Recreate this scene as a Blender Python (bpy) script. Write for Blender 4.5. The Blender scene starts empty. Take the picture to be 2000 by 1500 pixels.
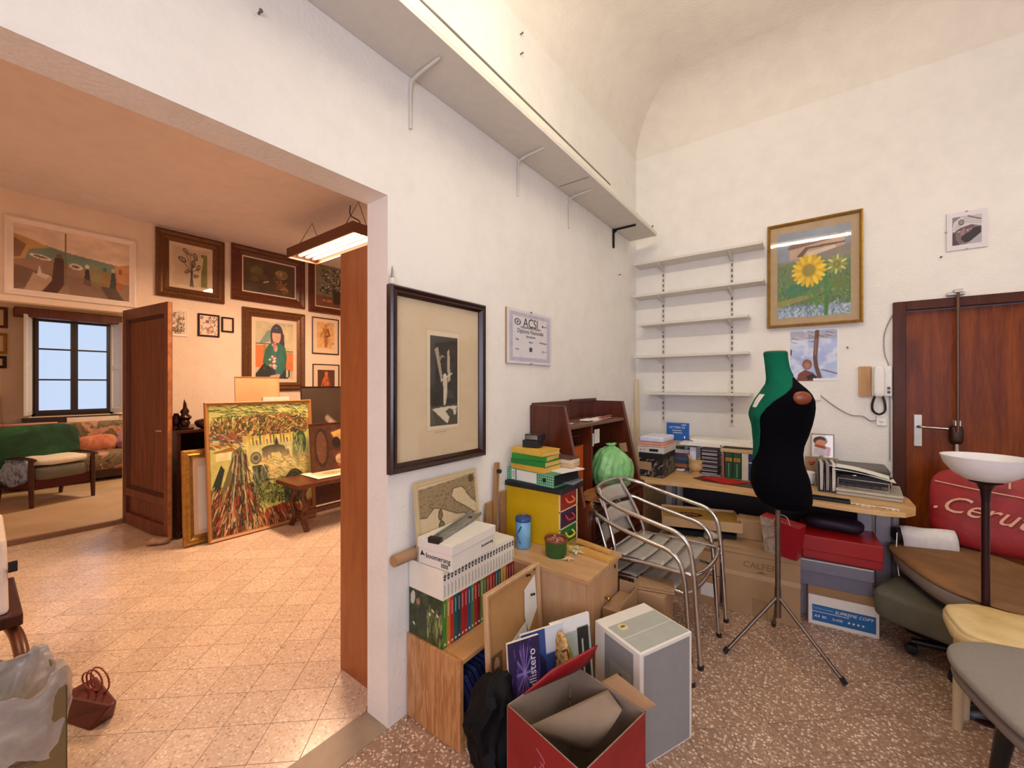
import bpy, bmesh, math, random
import numpy as np
from mathutils import Vector, Matrix
PI = math.pi
random.seed(7)
SC = bpy.context.scene
COL = SC.collection
CAM = Vector((0, 0, 1.5))
# ---------------------------------------------------------------- camera, world, light, exposure
cd = bpy.data.cameras.new('camera')
cd.sensor_width = 36.0
cd.lens = 36.0 * 800 / 2000
cd.clip_start = 0.05
cam = bpy.data.objects.new('camera', cd)
COL.objects.link(cam)
cam.location = CAM
cam.rotation_euler = (PI / 2, 0, math.atan2(0.6, 0.8))
SC.camera = cam
SC.view_settings.view_transform = 'Standard'
SC.view_settings.look = 'None'
SC.view_settings.gamma = 1
SC.view_settings.use_curve_mapping = False
SC.view_settings.exposure = 0.0
w = bpy.data.worlds.new('sky')
SC.world = w
w.use_nodes = True
w.node_tree.nodes['Background'].inputs[0].default_value = (0.60, 0.74, 0.98, 1)
w.node_tree.nodes['Background'].inputs[1].default_value = 1.0

def area(name, loc, sx, sy, col, watts, rot=(0, 0, 0)):
    l = bpy.data.lights.new(name, 'AREA')
    l.shape = 'RECTANGLE'; l.size = sx; l.size_y = sy
    l.color = col; l.energy = watts
    o = bpy.data.objects.new(name, l)
    o.location = loc; o.rotation_euler = rot
    COL.objects.link(o)
    return o
# unseen fill light added in the main room, daylight of the window behind the camera,
# warm tubes of the picture room plus an added warm fill, and warm lamp of the room with the window
TUBE = 165.0        # strength of the bare tube hanging in the main room (built with the fixture)
area('tube_or_fill_light', (2.2, 2.6, 3.50), 1.5, 0.3, (1.0, 0.89, 0.70), 18)  # added fill on the right side, no fixture hangs here
area('window_daylight', (1.0, -1.75, 1.7), 1.8, 1.5, (0.78, 0.79, 1.0), 68, (PI / 2, 0, 0))
area('tube_or_fill_light', (-4.1, 2.32, 2.93), 1.2, 0.26, (1.0, 0.64, 0.40), 98)
area('tube_or_fill_light', (-3.6, -0.9, 2.9), 1.2, 0.3, (1.0, 0.68, 0.43), 26)  # second warm light added out of view as fill, without a fixture
area('bulb_light', (-7.8, 1.9, 2.7), 0.5, 0.5, (1.0, 0.74, 0.48), 48)

# ---------------------------------------------------------------- helpers
def at(px, py, x=None, y=None, z=None):
    """point of the room seen at a photo position, on one of its walls, floors or table tops"""
    s = (px - 1000) / 800; t = (750 - py) / 800
    d = Vector((-0.6 + 0.8 * s, 0.8 + 0.6 * s, t))
    if x is not None: k = x / d.x
    elif y is not None: k = y / d.y
    else: k = (z - 1.5) / d.z
    return CAM + d * k

class MB:
    def __init__(s): s.v = []; s.f = []; s.m = []
    def add(s, vs, fs, mi=0):
        b = len(s.v); s.v += [tuple(v) for v in vs]
        for f in fs: s.f.append(tuple(b + i for i in f)); s.m.append(mi)
        return s
    def box(s, x0, x1, y0, y1, z0, z1, mi=0, M=None):
        vs = [Vector((x, y, z)) for z in (z0, z1) for y in (y0, y1) for x in (x0, x1)]
        if M: vs = [M @ v for v in vs]
        return s.add(vs, [(0, 2, 3, 1), (4, 5, 7, 6), (0, 1, 5, 4), (2, 6, 7, 3), (0, 4, 6, 2), (1, 3, 7, 5)], mi)
    def prism(s, pts, a, b, axis='z', mi=0):
        n = len(pts)
        def V(p, h):
            return (p[0], p[1], h) if axis == 'z' else ((p[0], h, p[1]) if axis == 'y' else (h, p[0], p[1]))
        vs = [V(p, a) for p in pts] + [V(p, b) for p in pts]
        fs = [tuple(reversed(range(n))), tuple(range(n, 2 * n))] + [(i, (i + 1) % n, n + (i + 1) % n, n + i) for i in range(n)]
        return s.add(vs, fs, mi)
    def tube(s, pts, r, n=8, closed=False, mi=0):
        pts = [Vector(p) for p in pts]; N = len(pts)
        rs = r if isinstance(r, (list, tuple)) else [r] * N
        up = None; rings = []
        for i, p in enumerate(pts):
            if closed: t = (pts[(i + 1) % N] - pts[i - 1])
            else: t = pts[min(i + 1, N - 1)] - pts[max(i - 1, 0)]
            if t.length < 1e-9: t = Vector((0, 0, 1))
            t.normalize()
            if up is None: up = t.orthogonal().normalized()
            else:
                up = up - t * up.dot(t)
                up = up.normalized() if up.length > 1e-6 else t.orthogonal().normalized()
            b = t.cross(up)
            rings.append([p + (up * math.cos(a) + b * math.sin(a)) * rs[i] for a in [2 * PI * k / n for k in range(n)]])
        return s.loft(rings, closed, mi)
    def loft(s, rings, closed=False, mi=0, cap=True):
        n = len(rings[0]); N = len(rings)
        vs = [v for r in rings for v in r]; fs = []
        for i in range(N if closed else N - 1):
            j = (i + 1) % N
            for k in range(n):
                l = (k + 1) % n
                fs.append((i * n + k, i * n + l, j * n + l, j * n + k))
        if not closed and cap: fs += [tuple(reversed(range(n))), tuple(range((N - 1) * n, N * n))]
        return s.add(vs, fs, mi)
    def lathe(s, prof, n=24, c=(0, 0, 0), mi=0, sy=1.0):
        rings = [[(c[0] + r * math.cos(2 * PI * k / n), c[1] + sy * r * math.sin(2 * PI * k / n), c[2] + z) for k in range(n)] for r, z in prof]
        return s.loft(rings, False, mi)
    def ball(s, c, r, n=14, e=1.0, mi=0, M=None):
        """super-ellipsoid: e=1 round, smaller = boxier"""
        if not isinstance(r, (tuple, list)): r = (r, r, r)
        q = lambda a, p: math.copysign(abs(a) ** p, a)
        rings = []
        for i in range(n + 1):
            ph = -PI / 2 + PI * i / n
            cp = max(q(math.cos(ph), e), 0.002)
            ring = []
            for k in range(2 * n):
                a = PI * k / n
                v = Vector((c[0] + r[0] * cp * q(math.cos(a), e), c[1] + r[1] * cp * q(math.sin(a), e), c[2] + r[2] * q(math.sin(ph), e)))
                ring.append(M @ v if M else v)
            rings.append(ring)
        return s.loft(rings, False, mi)
    def grid(s, fn, nu, nv, mi=0, close_u=False):
        vs = [fn(i / nu, j / nv) for j in range(nv + 1) for i in range(nu + (0 if close_u else 1))]
        W = nu if close_u else nu + 1
        fs = [(j * W + i, j * W + (i + 1) % W, (j + 1) * W + (i + 1) % W, (j + 1) * W + i) for j in range(nv) for i in range(nu)]
        return s.add(vs, fs, mi)
    def jitter(s, a, seed=1, sc=8.0):
        from mathutils import noise
        o = Vector((seed * 3.1, seed * 1.7, seed * 0.3))
        s.v = [tuple(Vector(v) + noise.noise_vector(Vector(v) * sc + o) * a) for v in s.v]
        return s
    def mesh(s, name, mats, smooth=None):
        me = bpy.data.meshes.new(name)
        me.from_pydata(s.v, [], s.f)
        for m in (mats if isinstance(mats, list) else [mats]): me.materials.append(m)
        if any(s.m): me.polygons.foreach_set('material_index', s.m)
        bm = bmesh.new(); bm.from_mesh(me); bmesh.ops.recalc_face_normals(bm, faces=bm.faces); bm.to_mesh(me); bm.free()
        if smooth is not None:
            me.polygons.foreach_set('use_smooth', [True] * len(me.polygons))
            if smooth < 179: me.set_sharp_from_angle(angle=math.radians(smooth))
        me.update()
        return me

def tag(o, label=None, cat=None, group=None, kind=None):
    if label: o['label'] = label
    if cat: o['category'] = cat
    if group: o['group'] = group
    if kind: o['kind'] = kind
    return o
def put(name, mb, m, parent=None, loc=None, rot=None, bev=0, smooth=None, solid=0):
    me = mb if isinstance(mb, bpy.types.Mesh) else mb.mesh(name, m, smooth)
    o = bpy.data.objects.new(name, me); COL.objects.link(o)
    if parent: o.parent = parent
    if loc is not None: o.location = loc
    if rot is not None: o.rotation_euler = rot if isinstance(rot, tuple) else (0, 0, rot)
    if solid:
        md = o.modifiers.new('thick', 'SOLIDIFY'); md.thickness = solid
    if bev:
        md = o.modifiers.new('bevel', 'BEVEL'); md.width = bev; md.segments = 2; md.limit_method = 'ANGLE'; md.angle_limit = 0.7
    return o
def thing(name, label, cat, loc=(0, 0, 0), rot=0, group=None):
    o = bpy.data.objects.new(name, None); COL.objects.link(o)
    o.empty_display_size = 0.1
    o.location = loc; o.rotation_euler = rot if isinstance(rot, tuple) else (0, 0, rot)
    return tag(o, label, cat, group)
def solo(name, label, cat, mb, m, loc=(0, 0, 0), rot=0, group=None, **k):
    return tag(put(name, mb, m, None, loc, rot, **k), label, cat, group)
def struct(name, mb, m, **k): return tag(put(name, mb, m, **k), kind='structure')
def dup(o, parent=None, keep=False):
    c = o.copy(); COL.objects.link(c); c.parent = parent
    for ch in list(o.children): dup(ch, c)
    return c
def B(x0, x1, y0, y1, z0, z1): return MB().box(x0, x1, y0, y1, z0, z1)
def rrect(x0, x1, y0, y1, r, n=5):
    pts = []
    for cx, cy, a0 in ((x1 - r, y1 - r, 0), (x0 + r, y1 - r, 90), (x0 + r, y0 + r, 180), (x1 - r, y0 + r, 270)):
        for k in range(n + 1):
            a = math.radians(a0 + 90 * k / n); pts.append((cx + r * math.cos(a), cy + r * math.sin(a)))
    return pts
def bez(pts, n=6, closed=False):
    """Catmull-Rom through the points"""
    P = [Vector(p) for p in pts]; out = []; N = len(P)
    for i in range(N if closed else N - 1):
        p0 = P[i - 1] if (i or closed) else P[0]; p1 = P[i]; p2 = P[(i + 1) % N]; p3 = P[(i + 2) % N] if (closed or i + 2 < N) else P[-1]
        for k in range(n):
            t = k / n
            out.append(0.5 * ((2 * p1) + (p2 - p0) * t + (2 * p0 - 5 * p1 + 4 * p2 - p3) * t * t + (3 * p1 - p0 - 3 * p2 + p3) * t ** 3))
    if not closed: out.append(P[-1])
    return out

# ---------------------------------------------------------------- materials
def lin(c):
    if isinstance(c, str): c = tuple(int(c[i:i + 2], 16) / 255 for i in (0, 2, 4))
    return tuple((x / 12.92 if x <= .04045 else ((x + .055) / 1.055) ** 2.4) for x in c)
MATS = {}
class NT:
    def __init__(s, name, rough=.5, metal=0, spec=None):
        s.m = bpy.data.materials.new(name); s.m.use_nodes = True
        s.t = s.m.node_tree; s.b = s.t.nodes['Principled BSDF']
        s.b.inputs['Roughness'].default_value = rough; s.b.inputs['Metallic'].default_value = metal
        if spec is not None: s.b.inputs['Specular IOR Level'].default_value = spec
    def n(s, ty, **k):
        x = s.t.nodes.new(ty)
        for a, v in k.items():
            if hasattr(x, a): setattr(x, a, v)
            else: x.inputs[a].default_value = v
        return x
    def l(s, a, b): s.t.links.new(a, b)
    def coord(s, scale=(1, 1, 1), world=False):
        c = s.n('ShaderNodeNewGeometry').outputs['Position'] if world else s.n('ShaderNodeTexCoord').outputs['Object']
        mp = s.n('ShaderNodeMapping'); mp.inputs['Scale'].default_value = scale
        s.l(c, mp.inputs[0]); return mp.outputs[0]
    def noise(s, vec, scale=5, detail=4, rough=.5, dist=0):
        x = s.n('ShaderNodeTexNoise'); x.inputs['Scale'].default_value = scale; x.inputs['Detail'].default_value = detail
        x.inputs['Roughness'].default_value = rough; x.inputs['Distortion'].default_value = dist
        s.l(vec, x.inputs['Vector']); return x.outputs['Fac']
    def ramp(s, fac, stops):
        r = s.n('ShaderNodeValToRGB'); e = r.color_ramp.elements
        while len(e) < len(stops): e.new(.5)
        for i, (p, c) in enumerate(stops): e[i].position = p; e[i].color = (*lin(c), 1)
        s.l(fac, r.inputs[0]); return r.outputs[0]
    def bump(s, h, st=.2, d=.01):
        x = s.n('ShaderNodeBump'); x.inputs['Strength'].default_value = st; x.inputs['Distance'].default_value = d
        s.l(h, x.inputs['Height']); s.l(x.outputs[0], s.b.inputs['Normal'])
    def base(s, c): s.l(c, s.b.inputs['Base Color'])
def plain(name, c, rough=.5, metal=0, var=.06, scale=18, bump=0, spec=None):
    if name in MATS: return MATS[name]
    t = NT(name, rough, metal, spec)
    rgb = lin(c); v = t.coord()
    n = t.noise(v, scale, 3)
    r = t.n('ShaderNodeValToRGB'); e = r.color_ramp.elements
    e[0].position = .3; e[1].position = .7
    e[0].color = (*[x * (1 - var) for x in rgb], 1); e[1].color = (*[min(1, x * (1 + var)) for x in rgb], 1)
    t.l(n, r.inputs[0]); t.base(r.outputs[0])
    if bump: t.bump(t.noise(v, scale * 4, 2), bump, .004)
    MATS[name] = t.m; return t.m
def wood(name, c1, c2, axis='z', rough=.4, scale=3.0, knots=False, spec=.5):
    if name in MATS: return MATS[name]
    t = NT(name, rough, 0, spec)
    sc = {'x': (.12, 1, 1), 'y': (1, .12, 1), 'z': (1, 1, .12)}[axis]
    v = t.coord(tuple(a * scale * 4 for a in sc))
    n1 = t.noise(v, 1.6, 5, .6, 1.2); n2 = t.noise(v, 14, 2, .5)
    mx = t.n('ShaderNodeMath', operation='MULTIPLY_ADD'); t.l(n2, mx.inputs[0]); mx.inputs[1].default_value = .25; t.l(n1, mx.inputs[2])
    stops = [(.42, c1), (.78, c2)]
    if knots: stops = [(.40, c1), (.52, c2), (.56, c1), (.66, c2), (.70, c1), (.82, c2)]
    t.base(t.ramp(mx.outputs[0], stops)); t.bump(mx.outputs[0], .12, .002)
    MATS[name] = t.m; return t.m
def plaster(name, c, var=.04, st=.25, rough=.85):
    t = NT(name, rough, 0, .3)
    v = t.coord(world=True); a = lin(c)
    n = t.noise(v, 1.3, 6, .6); s2 = t.noise(v, 7, 5, .65)
    f = t.n('ShaderNodeMath', operation='ADD'); t.l(n, f.inputs[0]); t.l(s2, f.inputs[1])
    r = t.n('ShaderNodeValToRGB'); e = r.color_ramp.elements; e[0].position = .75; e[1].position = 1.2
    f2 = t.n('ShaderNodeMath', operation='MULTIPLY'); t.l(f.outputs[0], f2.inputs[0]); f2.inputs[1].default_value = .9
    e[0].color = (*[x * (1 - var) for x in a], 1); e[1].color = (*[min(1, x * (1 + var)) for x in a], 1); e[0].position = .6; e[1].position = 1.0
    t.l(f2.outputs[0], r.inputs[0]); t.base(r.outputs[0])
    hb = t.n('ShaderNodeMath', operation='ADD'); t.l(t.noise(v, 3.5, 4), hb.inputs[0]); t.l(t.noise(v, 60, 2), hb.inputs[1])
    t.bump(hb.outputs[0], st, .012)
    return t.m
def terrazzo(name, base, chips, rough=.3, scale=88, bump=.1):
    t = NT(name, rough)
    v = t.coord(world=True)
    vo = t.n('ShaderNodeTexVoronoi'); vo.inputs['Scale'].default_value = scale; t.l(v, vo.inputs['Vector'])
    sp = t.n('ShaderNodeSeparateColor'); t.l(vo.outputs['Color'], sp.inputs[0])
    cc = t.ramp(sp.outputs[0], chips)
    d = t.n('ShaderNodeMapRange'); t.l(vo.outputs['Distance'], d.inputs[0]); d.inputs[1].default_value = .42; d.inputs[2].default_value = .56
    mx = t.n('ShaderNodeMix', data_type='RGBA'); t.l(d.outputs[0], mx.inputs[0]); t.l(cc, mx.inputs[6])
    mx.inputs[7].default_value = (*lin(base), 1)
    oi = t.n('ShaderNodeObjectInfo'); mr = t.n('ShaderNodeMapRange'); t.l(oi.outputs['Random'], mr.inputs[0]); mr.inputs[3].default_value = .9; mr.inputs[4].default_value = 1.04
    hs = t.n('ShaderNodeHueSaturation'); t.l(mx.outputs[2], hs.inputs['Color']); t.l(mr.outputs[0], hs.inputs['Value'])
    t.base(hs.outputs[0])
    rn = t.n('ShaderNodeMapRange'); t.l(t.noise(v, 3, 4), rn.inputs[0]); rn.inputs[3].default_value = rough - .08; rn.inputs[4].default_value = rough + .1
    t.l(rn.outputs[0], t.b.inputs['Roughness'])
    t.bump(t.noise(v, 7, 3), bump, .004)
    return t.m
def emit(name, c, st):
    t = NT(name); t.b.inputs['Base Color'].default_value = (1, 1, 1, 1)
    t.b.inputs['Emission Color'].default_value = (*c, 1); t.b.inputs['Emission Strength'].default_value = st
    return t.m
def glass(name, c=(1, 1, 1)):
    """thin pane: clear, with a mirror-like sheen on its outer faces that grows at grazing angles"""
    if name in MATS: return MATS[name]
    t = NT(name)
    tr = t.n('ShaderNodeBsdfTransparent'); tr.inputs[0].default_value = (*c, 1)
    gl = t.n('ShaderNodeBsdfGlossy'); gl.inputs['Roughness'].default_value = .03
    lw = t.n('ShaderNodeLayerWeight'); lw.inputs[0].default_value = .5
    p = t.n('ShaderNodeMath', operation='POWER'); t.l(lw.outputs['Facing'], p.inputs[0]); p.inputs[1].default_value = 4.5
    r = t.n('ShaderNodeMath', operation='MULTIPLY_ADD'); t.l(p.outputs[0], r.inputs[0]); r.inputs[1].default_value = .9; r.inputs[2].default_value = .045
    g = t.n('ShaderNodeNewGeometry'); inv = t.n('ShaderNodeMath', operation='SUBTRACT'); inv.inputs[0].default_value = 1; t.l(g.outputs['Backfacing'], inv.inputs[1])
    k = t.n('ShaderNodeMath', operation='MULTIPLY'); t.l(r.outputs[0], k.inputs[0]); t.l(inv.outputs[0], k.inputs[1])
    mx = t.n('ShaderNodeMixShader'); t.l(k.outputs[0], mx.inputs[0]); t.l(tr.outputs[0], mx.inputs[1]); t.l(gl.outputs[0], mx.inputs[2])
    t.l(mx.outputs[0], t.t.nodes['Material Output'].inputs[0]); MATS[name] = t.m; return t.m
def printm(name, rough=.6):
    if name in MATS: return MATS[name]
    t = NT(name, rough); a = t.n('ShaderNodeVertexColor'); a.layer_name = 'Col'; t.base(a.outputs[0]); MATS[name] = t.m; return t.m
def sampled(name, stops, scale, rough=.9, vor=False, dist=1.0, world=False):
    if name in MATS: return MATS[name]
    t = NT(name, rough); v = t.coord(world=world)
    t.base(t.ramp(t.noise(v, scale, 4, .6, dist), stops)); t.bump(t.noise(v, scale * 3, 3), .3, .01)
    MATS[name] = t.m; return t.m

# ---------------------------------------------------------------- flat pictures (drawn by code, kept as vertex colours of a fine sheet)
class Art:
    def __init__(s, W, H, c):
        s.W, s.H = W, H; s.a = np.zeros((H, W, 3)); s.a[:] = s.c(c)
        s.asp = W / H
        s.u, s.v = np.meshgrid((np.arange(W) + .5) / W, (np.arange(H) + .5) / H)
        s.rs = np.random.RandomState(W * 7 + H)
    def c(s, c): return np.array([int(c[i:i + 2], 16) / 255 for i in (0, 2, 4)]) if isinstance(c, str) else np.array(c)
    def put(s, m, c, k=1.0): s.a += (s.c(c) - s.a) * (np.clip(m, 0, 1) * k)[..., None]; return s
    def noise(s, fx, fy=None, seed=0, oct=3):
        fy = fy or fx; r = np.random.RandomState(seed); out = np.zeros((s.H, s.W)); amp = 1; tot = 0
        for o in range(oct):
            gx, gy = int(fx * 2 ** o) + 2, int(fy * 2 ** o) + 2
            g = r.rand(gy, gx); x = s.u * (gx - 1.001); y = s.v * (gy - 1.001)
            i, j = x.astype(int), y.astype(int); fx_, fy_ = x - i, y - j
            fx_ = fx_ ** 2 * (3 - 2 * fx_); fy_ = fy_ ** 2 * (3 - 2 * fy_)
            i2, j2 = np.minimum(i + 1, gx - 1), np.minimum(j + 1, gy - 1)
            out += amp * ((g[j, i] * (1 - fx_) + g[j, i2] * fx_) * (1 - fy_) + (g[j2, i] * (1 - fx_) + g[j2, i2] * fx_) * fy_)
            tot += amp; amp *= .55
        return out / tot
    def rect(s, x0, y0, x1, y1, c, k=1): return s.put(((s.u > x0) & (s.u < x1) & (s.v > y0) & (s.v < y1)) * 1.0, c, k)
    def ell(s, cx, cy, rx, ry, c, rot=0, k=1, ring=None):
        du = (s.u - cx) * s.asp; dv = s.v - cy; ca, sa = math.cos(rot), math.sin(rot)
        x = (du * ca + dv * sa) / (rx * s.asp); y = (-du * sa + dv * ca) / ry
        d = np.sqrt(x * x + y * y)
        m = (d < 1) * 1.0 if ring is None else (np.abs(d - 1) < ring) * 1.0
        return s.put(m, c, k)
    def poly(s, pts, c, k=1):
        m = np.zeros((s.H, s.W), bool); n = len(pts)
        for i in range(n):
            x0, y0 = pts[i]; x1, y1 = pts[(i + 1) % n]
            if y0 == y1: continue
            cr = ((s.v >= min(y0, y1)) & (s.v < max(y0, y1))) & (s.u < (x1 - x0) * (s.v - y0) / (y1 - y0) + x0)
            m ^= cr
        return s.put(m * 1.0, c, k)
    def line(s, pts, wd, c, k=1):
        xs = [p[0] for p in pts]; ys = [p[1] for p in pts]
        i0 = max(0, int((min(ys) - wd) * s.H) - 1); i1 = min(s.H, int((max(ys) + wd) * s.H) + 2)
        j0 = max(0, int((min(xs) - wd / s.asp) * s.W) - 1); j1 = min(s.W, int((max(xs) + wd / s.asp) * s.W) + 2)
        if i1 <= i0 or j1 <= j0: return s
        u, v = s.u[i0:i1, j0:j1], s.v[i0:i1, j0:j1]; best = np.full(u.shape, 9.0)
        for (x0, y0), (x1, y1) in zip(pts[:-1], pts[1:]):
            dx, dy = (x1 - x0) * s.asp, y1 - y0; L = dx * dx + dy * dy + 1e-9
            px, py = (u - x0) * s.asp, v - y0
            t = np.clip((px * dx + py * dy) / L, 0, 1)
            best = np.minimum(best, np.hypot(px - t * dx, py - t * dy))
        a = s.a[i0:i1, j0:j1]; a += (s.c(c) - a) * (np.clip((wd - best) * s.H + .5, 0, 1) * k)[..., None]; return s
    def mottle(s, k=.1, f=6, seed=3): s.a *= (1 + k * (s.noise(f, f, seed) - .5) * 2)[..., None]; return s
def sheet(art, w, h, M=None):
    """a flat print of w x h metres facing -Y, bottom centre at the origin"""
    H, W = art.H, art.W
    xs = np.linspace(-w / 2, w / 2, W); zs = np.linspace(h, 0, H)
    X, Z = np.meshgrid(xs, zs); V = np.stack([X, np.zeros_like(X), Z], -1).reshape(-1, 3)
    me = bpy.data.meshes.new('print')
    idx = np.arange(H * W).reshape(H, W)
    F = np.stack([idx[1:, :-1], idx[1:, 1:], idx[:-1, 1:], idx[:-1, :-1]], -1).reshape(-1, 4)
    me.vertices.add(len(V)); me.vertices.foreach_set('co', V.ravel())
    me.loops.add(F.size); me.loops.foreach_set('vertex_index', F.ravel())
    me.polygons.add(len(F)); me.polygons.foreach_set('loop_start', np.arange(0, F.size, 4)); 
    me.update(calc_edges=True)
    a = np.clip(art.a, 0, 1); a = np.where(a <= .04045, a / 12.92, ((a + .055) / 1.055) ** 2.4)
    at_ = me.color_attributes.new('Col', 'FLOAT_COLOR', 'POINT')
    at_.data.foreach_set('color', np.concatenate([a, np.ones((H, W, 1))], -1).astype(np.float32).ravel())
    if M: me.transform(M)
    me.materials.append(printm('print_ink'))
    return me
def moulding(w, h, prof):
    """mitred frame, outer w x h, profile [(inset, depth towards viewer)], bottom centre at origin"""
    rings = []
    for ins, d in prof:
        x = w / 2 - ins; rings.append([(-x, -d, ins), (x, -d, ins), (x, -d, h - ins), (-x, -d, h - ins)])
    return MB().loft(rings, closed=True)
def text(parent, s, size, M, m, depth=.0008, name='lettering', shear=0, align='CENTER', lab=None):
    c = bpy.data.curves.new('t', 'FONT'); c.body = s; c.size = size; c.align_x = align; c.align_y = 'CENTER'; c.extrude = depth; c.shear = shear
    c.resolution_u = 3
    o = bpy.data.objects.new('t', c); COL.objects.link(o)
    dg = bpy.context.evaluated_depsgraph_get()
    me = bpy.data.meshes.new_from_object(o.evaluated_get(dg))
    bpy.data.objects.remove(o); me.transform(M); me.materials.clear(); me.materials.append(m)
    r = put(name, me, m, parent)
    if lab: r['label'] = lab
    return r
UP = Matrix.Rotation(PI / 2, 4, 'X')          # text standing up, facing -Y
def T(x, y, z): return Matrix.Translation((x, y, z))
def RZ(a): return Matrix.Rotation(a, 4, 'Z')
# ---------------------------------------------------------------- common materials
m_wall = plaster('white_plaster', 'ece8e1')
m_wall2 = plaster('cream_plaster', 'ecd8c2', .05)
m_ceil = plaster('ceiling_plaster', 'e8e1d6', .05)
m_floor1 = terrazzo('terrazzo_brown', 'a2806a', [(0, '84644e'), (.28, 'b3927a'), (.5, 'ccae96'), (.62, '96745e'), (.78, 'e4ccb6'), (1, 'f4e6d6')], .42)
m_floor2 = terrazzo('terrazzo_sand', 'e2c8b0', [(0, 'b49880'), (.3, 'e6cdb6'), (.55, 'eed8c2'), (.7, 'ccb09a'), (.85, 'f2e2ce'), (1, 'f6ecde')], .2, bump=.05)
m_grout = plain('grout', '6d5544', .8)
m_grout2 = plain('grout_sand', '94704f', .8)
m_white = plain('white_paint', 'eeeae4', .45, var=.02)
m_wshelf = plain('white_shelf', 'dcd6cc', .5, var=.03)
m_dark = plain('black_plastic', '17161a', .35)
m_black = plain('matt_black', '100f12', .8)
m_steel = plain('aluminium', 'c3bdb8', .22, 1.0, .04)
m_steelb = plain('brushed_aluminium', 'bfb9b0', .4, .45, .06)
m_brass = plain('brass', 'b58b3e', .3, 1)
m_doorw = wood('door_mahogany', '5c2208', '864008', 'z', .38, 1.6, spec=.2)
m_doorf = wood('door_frame_wood', '3a1808', '54260c', 'z', .4, 2, spec=.2)
m_oldw = wood('old_red_wood', '52231a', '76402c', 'z', .5, 2)
m_panelw = wood('orange_veneer', '8a441c', 'a85f2c', 'z', .35, 1.3)
m_beech = wood('beech_laminate', 'c9995f', 'dcb680', 'x', .35, 2)
m_oak = wood('oak_veneer', 'b98f66', 'd0a87e', 'z', .42, 1.6)
m_oakx = wood('oak_veneer_top', 'b98d60', 'cfa678', 'x', .38, 1.6)
m_pine = wood('knotty_pine', 'a8703f', 'cc9762', 'z', .45, 1.2, True)
m_darkw = wood('dark_wood', '2c110b', '4a2013', 'x', .3, 2)
m_bureau = wood('bureau_mahogany', '3f170b', '602a15', 'z', .28, 1.6)
m_walnut = wood('walnut', '45200f', '6b3820', 'x', .35, 2)
m_rawwood = wood('raw_wood', '8a6038', 'b08658', 'z', .6, 2)
m_paper = plain('paper', 'e9e4da', .75, var=.02)
m_card = plain('cardboard', 'a5825f', .85, var=.06, scale=6)
m_gold = plain('gilt', 'a9823f', .38, .7, .2, 30)
m_glass = glass('pane_glass')

# ---------------------------------------------------------------- floors of single tiles
def clip(poly, r):
    x0, x1, y0, y1 = r
    for ax, v, sg in ((0, x0, 1), (0, x1, -1), (1, y0, 1), (1, y1, -1)):
        out = []
        for i in range(len(poly)):
            a, b = poly[i - 1], poly[i]
            da, db = (a[ax] - v) * sg, (b[ax] - v) * sg
            if (da >= 0) != (db >= 0):
                t = da / (da - db); out.append((a[0] + (b[0] - a[0]) * t, a[1] + (b[1] - a[1]) * t))
            if db >= 0: out.append(b)
        poly = out
        if len(poly) < 3: return []
    return poly
def tiled(floor, rect, s, gap, m, visible, limit=300):
    x0, x1, y0, y1 = rect; a = math.radians(42)
    ex, ey = Vector((math.cos(a), math.sin(a))), Vector((-math.sin(a), math.cos(a)))
    h = (s - gap) / 2; full = None; rest = MB(); cells = []
    for i in range(-60, 60):
        for j in range(-60, 60):
            c = ex * (i * s) + ey * (j * s)
            if x0 - s < c.x < x1 + s and y0 - s < c.y < y1 + s: cells.append(c)
    cells.sort(key=lambda c: c.length)
    n = 0
    for c in cells:
        pts = [tuple(c + ex * (h * p) + ey * (h * q)) for p, q in ((-1, -1), (1, -1), (1, 1), (-1, 1))]
        cp = clip(pts, rect)
        if not cp: continue
        whole = len(cp) == 4 and all((Vector(p) - Vector(q)).length < 1e-6 for p, q in zip(cp, cp[0:])) and all(any((Vector(p) - Vector(q)).length < 1e-6 for q in pts) for p in cp)
        if visible(c) and n < limit:
            n += 1
            if whole:
                if full is None:
                    full = MB().prism([tuple(ex * (h * p) + ey * (h * q)) for p, q in ((-1, -1), (1, -1), (1, 1), (-1, 1))], -.006, 0).mesh('tile', m)
                put('tile', full, m, floor, (c.x, c.y, 0))
            else: put('tile', MB().prism([(p[0] - c.x, p[1] - c.y) for p in cp], -.006, 0), m, floor, (c.x, c.y, 0))
        else: rest.prism(cp, -.006, 0)
    if rest.v: put('tile_field', rest, m, floor)['kind'] = 'stuff'
def inview(c):
    x, y = c
    f = -0.6 * x + 0.8 * y; r = 0.8 * x + 0.6 * y
    if f < .2: return None
    return 1000 + 800 * r / f, 750 + 800 * 1.5 / f
def vis1(c):
    p = inview(c)
    return bool(p) and 690 < p[0] < 2080 and p[1] < 1600
def vis2(c):
    p = inview(c)
    return bool(p) and -60 < p[0] < 760 and p[1] < 1600
f1 = struct('floor', B(-1.65, 2.6, -1.9, 4.2, -.12, -.0015), m_grout)
tiled(f1, (-1.5, 2.6, -1.9, 4.12), .20, .0025, m_floor1, vis1)
f2 = struct('floor', B(-6.1, -1.65, -1.9, 4.6, -.12, -.0015), m_grout2)
tiled(f2, (-6.0, -1.66, -1.9, 4.6), .20, .003, m_floor2, vis2)
struct('floor', B(-9.9, -6.03, -1.2, 3.4, -.1, .04), sampled('beige_lino', [(.3, 'b79672'), (.7, 'd2b392')], 1.2, .55))
struct('trim_1', B(-6.035, -5.99, -.6, 1.03, 0, .046), plain('step_edge', '8e6f58', .6))
struct('trim_2', B(-1.66, -1.5, -1.9, 1.10, -.01, .003), plain('threshold_stone', 'a08c78', .5, bump=.2))

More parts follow.
